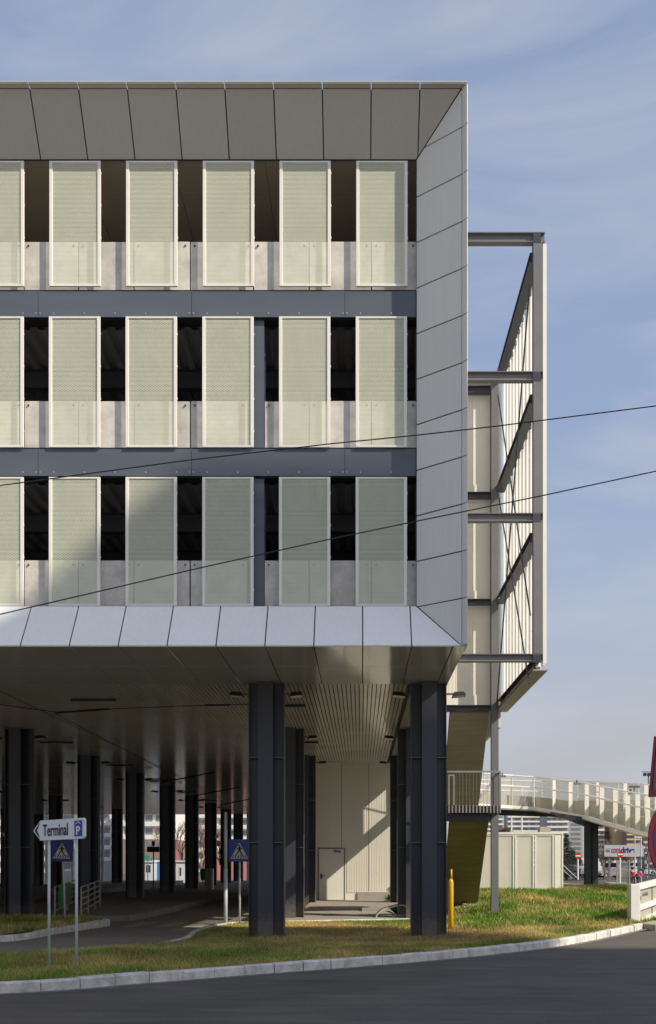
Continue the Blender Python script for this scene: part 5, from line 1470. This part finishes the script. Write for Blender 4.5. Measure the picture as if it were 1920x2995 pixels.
# street furniture right
def street_lamp(x, y, ybase, Y, lb):
    X = gx(x, Y); t = thing('street_lamp', lb, 'street lamp', (X, Y, gz(ybase, Y)))
    MB().tube([(X, Y, gz(ybase, Y)), (X, Y, gz(y, Y))], [.10, .06], 8).build('pole', 'galv', t); MB().box(X-.7, X+.1, Y-.12, Y+.12, gz(y, Y)-.02, gz(y, Y)+.10).build('lamp_head', 'sign_white', t)
street_lamp(1858, 2436, 2580, 120, 'grey street lamp with a white head in front of the brown block')
street_lamp(1876, 2450, 2585, 110, 'slim white lamp post by the black bars at right')
p = at(1898, 2265, 90); t = thing('floodlight_mast', 'lattice floodlight mast rising above the bridge at the right edge', 'mast', (p.x, p.y, -.5))
MB().tube([(p.x, p.y, -.5), (p.x, p.y, p.z)], .06, 6).build('pole', 'grey_steel', t)
mb = MB(); 
for i in range(3): mb.box(p.x-.45+i*.35, p.x-.2+i*.35, p.y-.15, p.y+.1, p.z-.15, p.z+.1)
mb.bar((p.x-.55, p.y, p.z+.2), (p.x+.55, p.y, p.z+.2), .06); mb.build('lamp_array', 'black', t)
p = at(1856, 2303, 60); t = thing('ramp_lamp', 'dark twin lamp standing on the far ramp rail', 'lamp', p)
MB().box(p.x-.3, p.x+.3, p.y-.1, p.y+.1, p.z-.02, p.z+.08).build('lamp_head', 'black', t); MB().box(p.x-.03, p.x+.03, p.y-.03, p.y+.03, p.z-.4, p.z-.03).build('bracket', 'black', t)
# mesh gate / gabion and black bars
t = thing('wire_gate', 'grey wire mesh gate standing in the car park', 'gate', (gx(1825, 100), 100, -.6))
mb = MB(); Y = 100
for i in range(13): x = gx(1808+i*2.7, Y); mb.box(x-.02, x+.02, Y, Y+.04, gz(2590, Y), gz(2520, Y))
for i in range(7): mb.box(gx(1808, Y), gx(1841, Y), Y-.02, Y, gz(2524+i*10, Y)-.02, gz(2524+i*10, Y)+.02)
mb.build('mesh', 'rail_grey', t)
for x in (1806, 1842): MB().box(gx(x, Y)-.06, gx(x, Y)+.06, Y-.05, Y+.09, gz(2592, Y), gz(2516, Y)).build('gate_post', 'rail_grey', t)
t = thing('bar_fence', 'tall dark barred fence at the right edge behind the people', 'fence', (gx(1900, 104), 104, -.7)); Y = 104
mb = MB()
for i in range(18): x = gx(1868+i*4.2, Y); mb.box(x-.03, x+.03, Y, Y+.06, gz(2585, Y), gz(2505, Y))
mb.build('bar', 'steel_dark', t); MB().box(gx(1866, Y), gx(1945, Y), Y-.02, Y-.001, gz(2512, Y), gz(2509, Y)).build('top_rail', 'steel_dark', t)
# handrail beside the car
t = thing('white_barrier', 'slanting white barrier in front of the dark grey car', 'barrier', (gx(1665, 100), 100, -.5)); Y = 100
mb = MB(); mb.bar(at(1648, 2530, Y), at(1688, 2568, Y), .07, .07); mb.bar(at(1648, 2545, Y), at(1676, 2570, Y), .05, .05); mb.build('rail', 'galv', t)
# pavement with kerb in the car park
struct(prism('pavement', [(gx(1630,78),84), (gx(1700,78),84), (gx(1712,78),80), (gx(1700,78),77), (gx(1630,78),77)], -.5, -.06, 'slab_concrete'))
struct(prism('pavement', [(gx(1795,100),104), (gx(1860,100),104), (gx(1860,95),98), (gx(1795,97),98)], -.9, -.38, 'slab_concrete'))

# ---- people
def person(X, Y, z, H, label, top, lean=0.0, yaw=0.0, bottom='cloth_dark'):
    t = thing('person', label, 'person', (X, Y, z)); t.rotation_euler = (0, 0, yaw)
    def skinned(nm, joints, links, rad, m, parent):
        me = bpy.data.meshes.new(nm); me.from_pydata(joints, links, []); o = bpy.data.objects.new(nm, me); COL.objects.link(o)
        md = o.modifiers.new('skin', 'SKIN'); me.skin_vertices.new() if not me.skin_vertices else None
        for i, r in enumerate(rad): me.skin_vertices[0].data[i].radius = (r, r*.8)
        me.skin_vertices[0].data[0].use_root = True
        sb_ = o.modifiers.new('sub', 'SUBSURF'); sb_.levels = 1; sb_.render_levels = 1
        dg = bpy.context.evaluated_depsgraph_get(); me2 = bpy.data.meshes.new_from_object(o.evaluated_get(dg)); bpy.data.objects.remove(o)
        me2.materials.clear(); me2.materials.append(MATS[m]); me2.name = nm
        o2 = bpy.data.objects.new(nm, me2); COL.objects.link(o2); o2.parent = parent; return o2
    h = H/7.5; l = lean
    J = [(0,0,3.9*h), (0,l*.4,4.9*h), (0,l,6.0*h), (0,l*1.2,6.55*h), (0,l*1.3,7.1*h), (0,l*1.3,7.4*h),
         (-.45*h,0,3.7*h), (-.5*h,.06,2.0*h), (-.5*h,0,.25*h), (-.5*h,-.14,.08*h), (.45*h,0,3.7*h), (.5*h,-.10,2.0*h), (.5*h,.08,.25*h), (.5*h,-.05,.08*h),
         (-.85*h,l,5.9*h), (-1.05*h,l+.05,4.7*h), (-.95*h,l-.12,3.7*h), (-.92*h,l-.16,3.35*h), (.85*h,l,5.9*h), (1.05*h,l+.05,4.7*h), (.95*h,l-.12,3.7*h), (.92*h,l-.16,3.35*h)]
    E = [(0,1),(1,2),(2,3),(3,4),(4,5),(0,6),(6,7),(7,8),(8,9),(0,10),(10,11),(11,12),(12,13),(2,14),(14,15),(15,16),(16,17),(2,18),(18,19),(19,20),(20,21)]
    Rr = [.13,.12,.13,.055,.095,.07,.085,.06,.04,.04,.085,.06,.04,.04,.06,.045,.032,.03,.06,.045,.032,.03]
    skinned('body', J, E, Rr, 'skin', t)
    skinned('jacket', [J[0],J[1],J[2],J[14],J[15],J[16],J[18],J[19],J[20]], [(0,1),(1,2),(2,3),(3,4),(4,5),(2,6),(6,7),(7,8)], [.17,.16,.17,.09,.07,.055,.09,.07,.055], top, t)
    skinned('trousers', [J[0],J[6],J[7],J[8],J[10],J[11],J[12]], [(0,1),(1,2),(2,3),(0,4),(4,5),(5,6)], [.15,.11,.08,.06,.11,.08,.06], bottom, t)
    mb = MB(); mb.ico((0, l*1.3+.03, 7.25*h), .115, 1, 1.05, 1, 2)
    me = bpy.data.meshes.new('hair'); me.from_pydata(mb.v, [], mb.f); me.materials.append(MATS['hair']); o = bpy.data.objects.new('hair', me); COL.objects.link(o); o.parent = t
person(gx(1853.5, 96), 96, gz(2590, 96), 1.62, 'person in a dark red jacket standing just behind the white railing', 'cloth_red', .05, R(20))
person(gx(1867.5, 94), 94, gz(2590, 94), 1.45, 'person in a bright pink jacket stooping next to the one in dark red', 'cloth_pink', .22, R(-70))

# ------------------------------------------------------------------ added unseen slab, shaped to cast the large shade of a neighbouring building
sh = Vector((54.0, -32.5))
poly = [(-14.3,26.5), (.2,26.5), (1.7,24.9), (3.3,20.3), (34,20.3), (34,7.5), (-14.3,7.5)]  # outline of the wanted ground shadow, moved towards the sun
NB = thing('shade_caster_slab', 'unseen broad slab on a tall block, added and shaped to cast the large shade', 'building', (78, -33, 0))
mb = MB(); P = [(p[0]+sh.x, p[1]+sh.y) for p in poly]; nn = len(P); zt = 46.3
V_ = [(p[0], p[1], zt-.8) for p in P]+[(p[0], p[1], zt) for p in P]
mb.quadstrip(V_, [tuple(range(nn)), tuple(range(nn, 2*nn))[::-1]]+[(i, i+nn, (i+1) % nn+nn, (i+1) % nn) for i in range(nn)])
mb.build('roof', 'shade_caster', NB)  # added shade slab
mb = MB(); mb.box(70, 86, -40, -27, -.2, zt-.81); mb.build('wall', 'shade_caster', NB)  # support block under the added slab
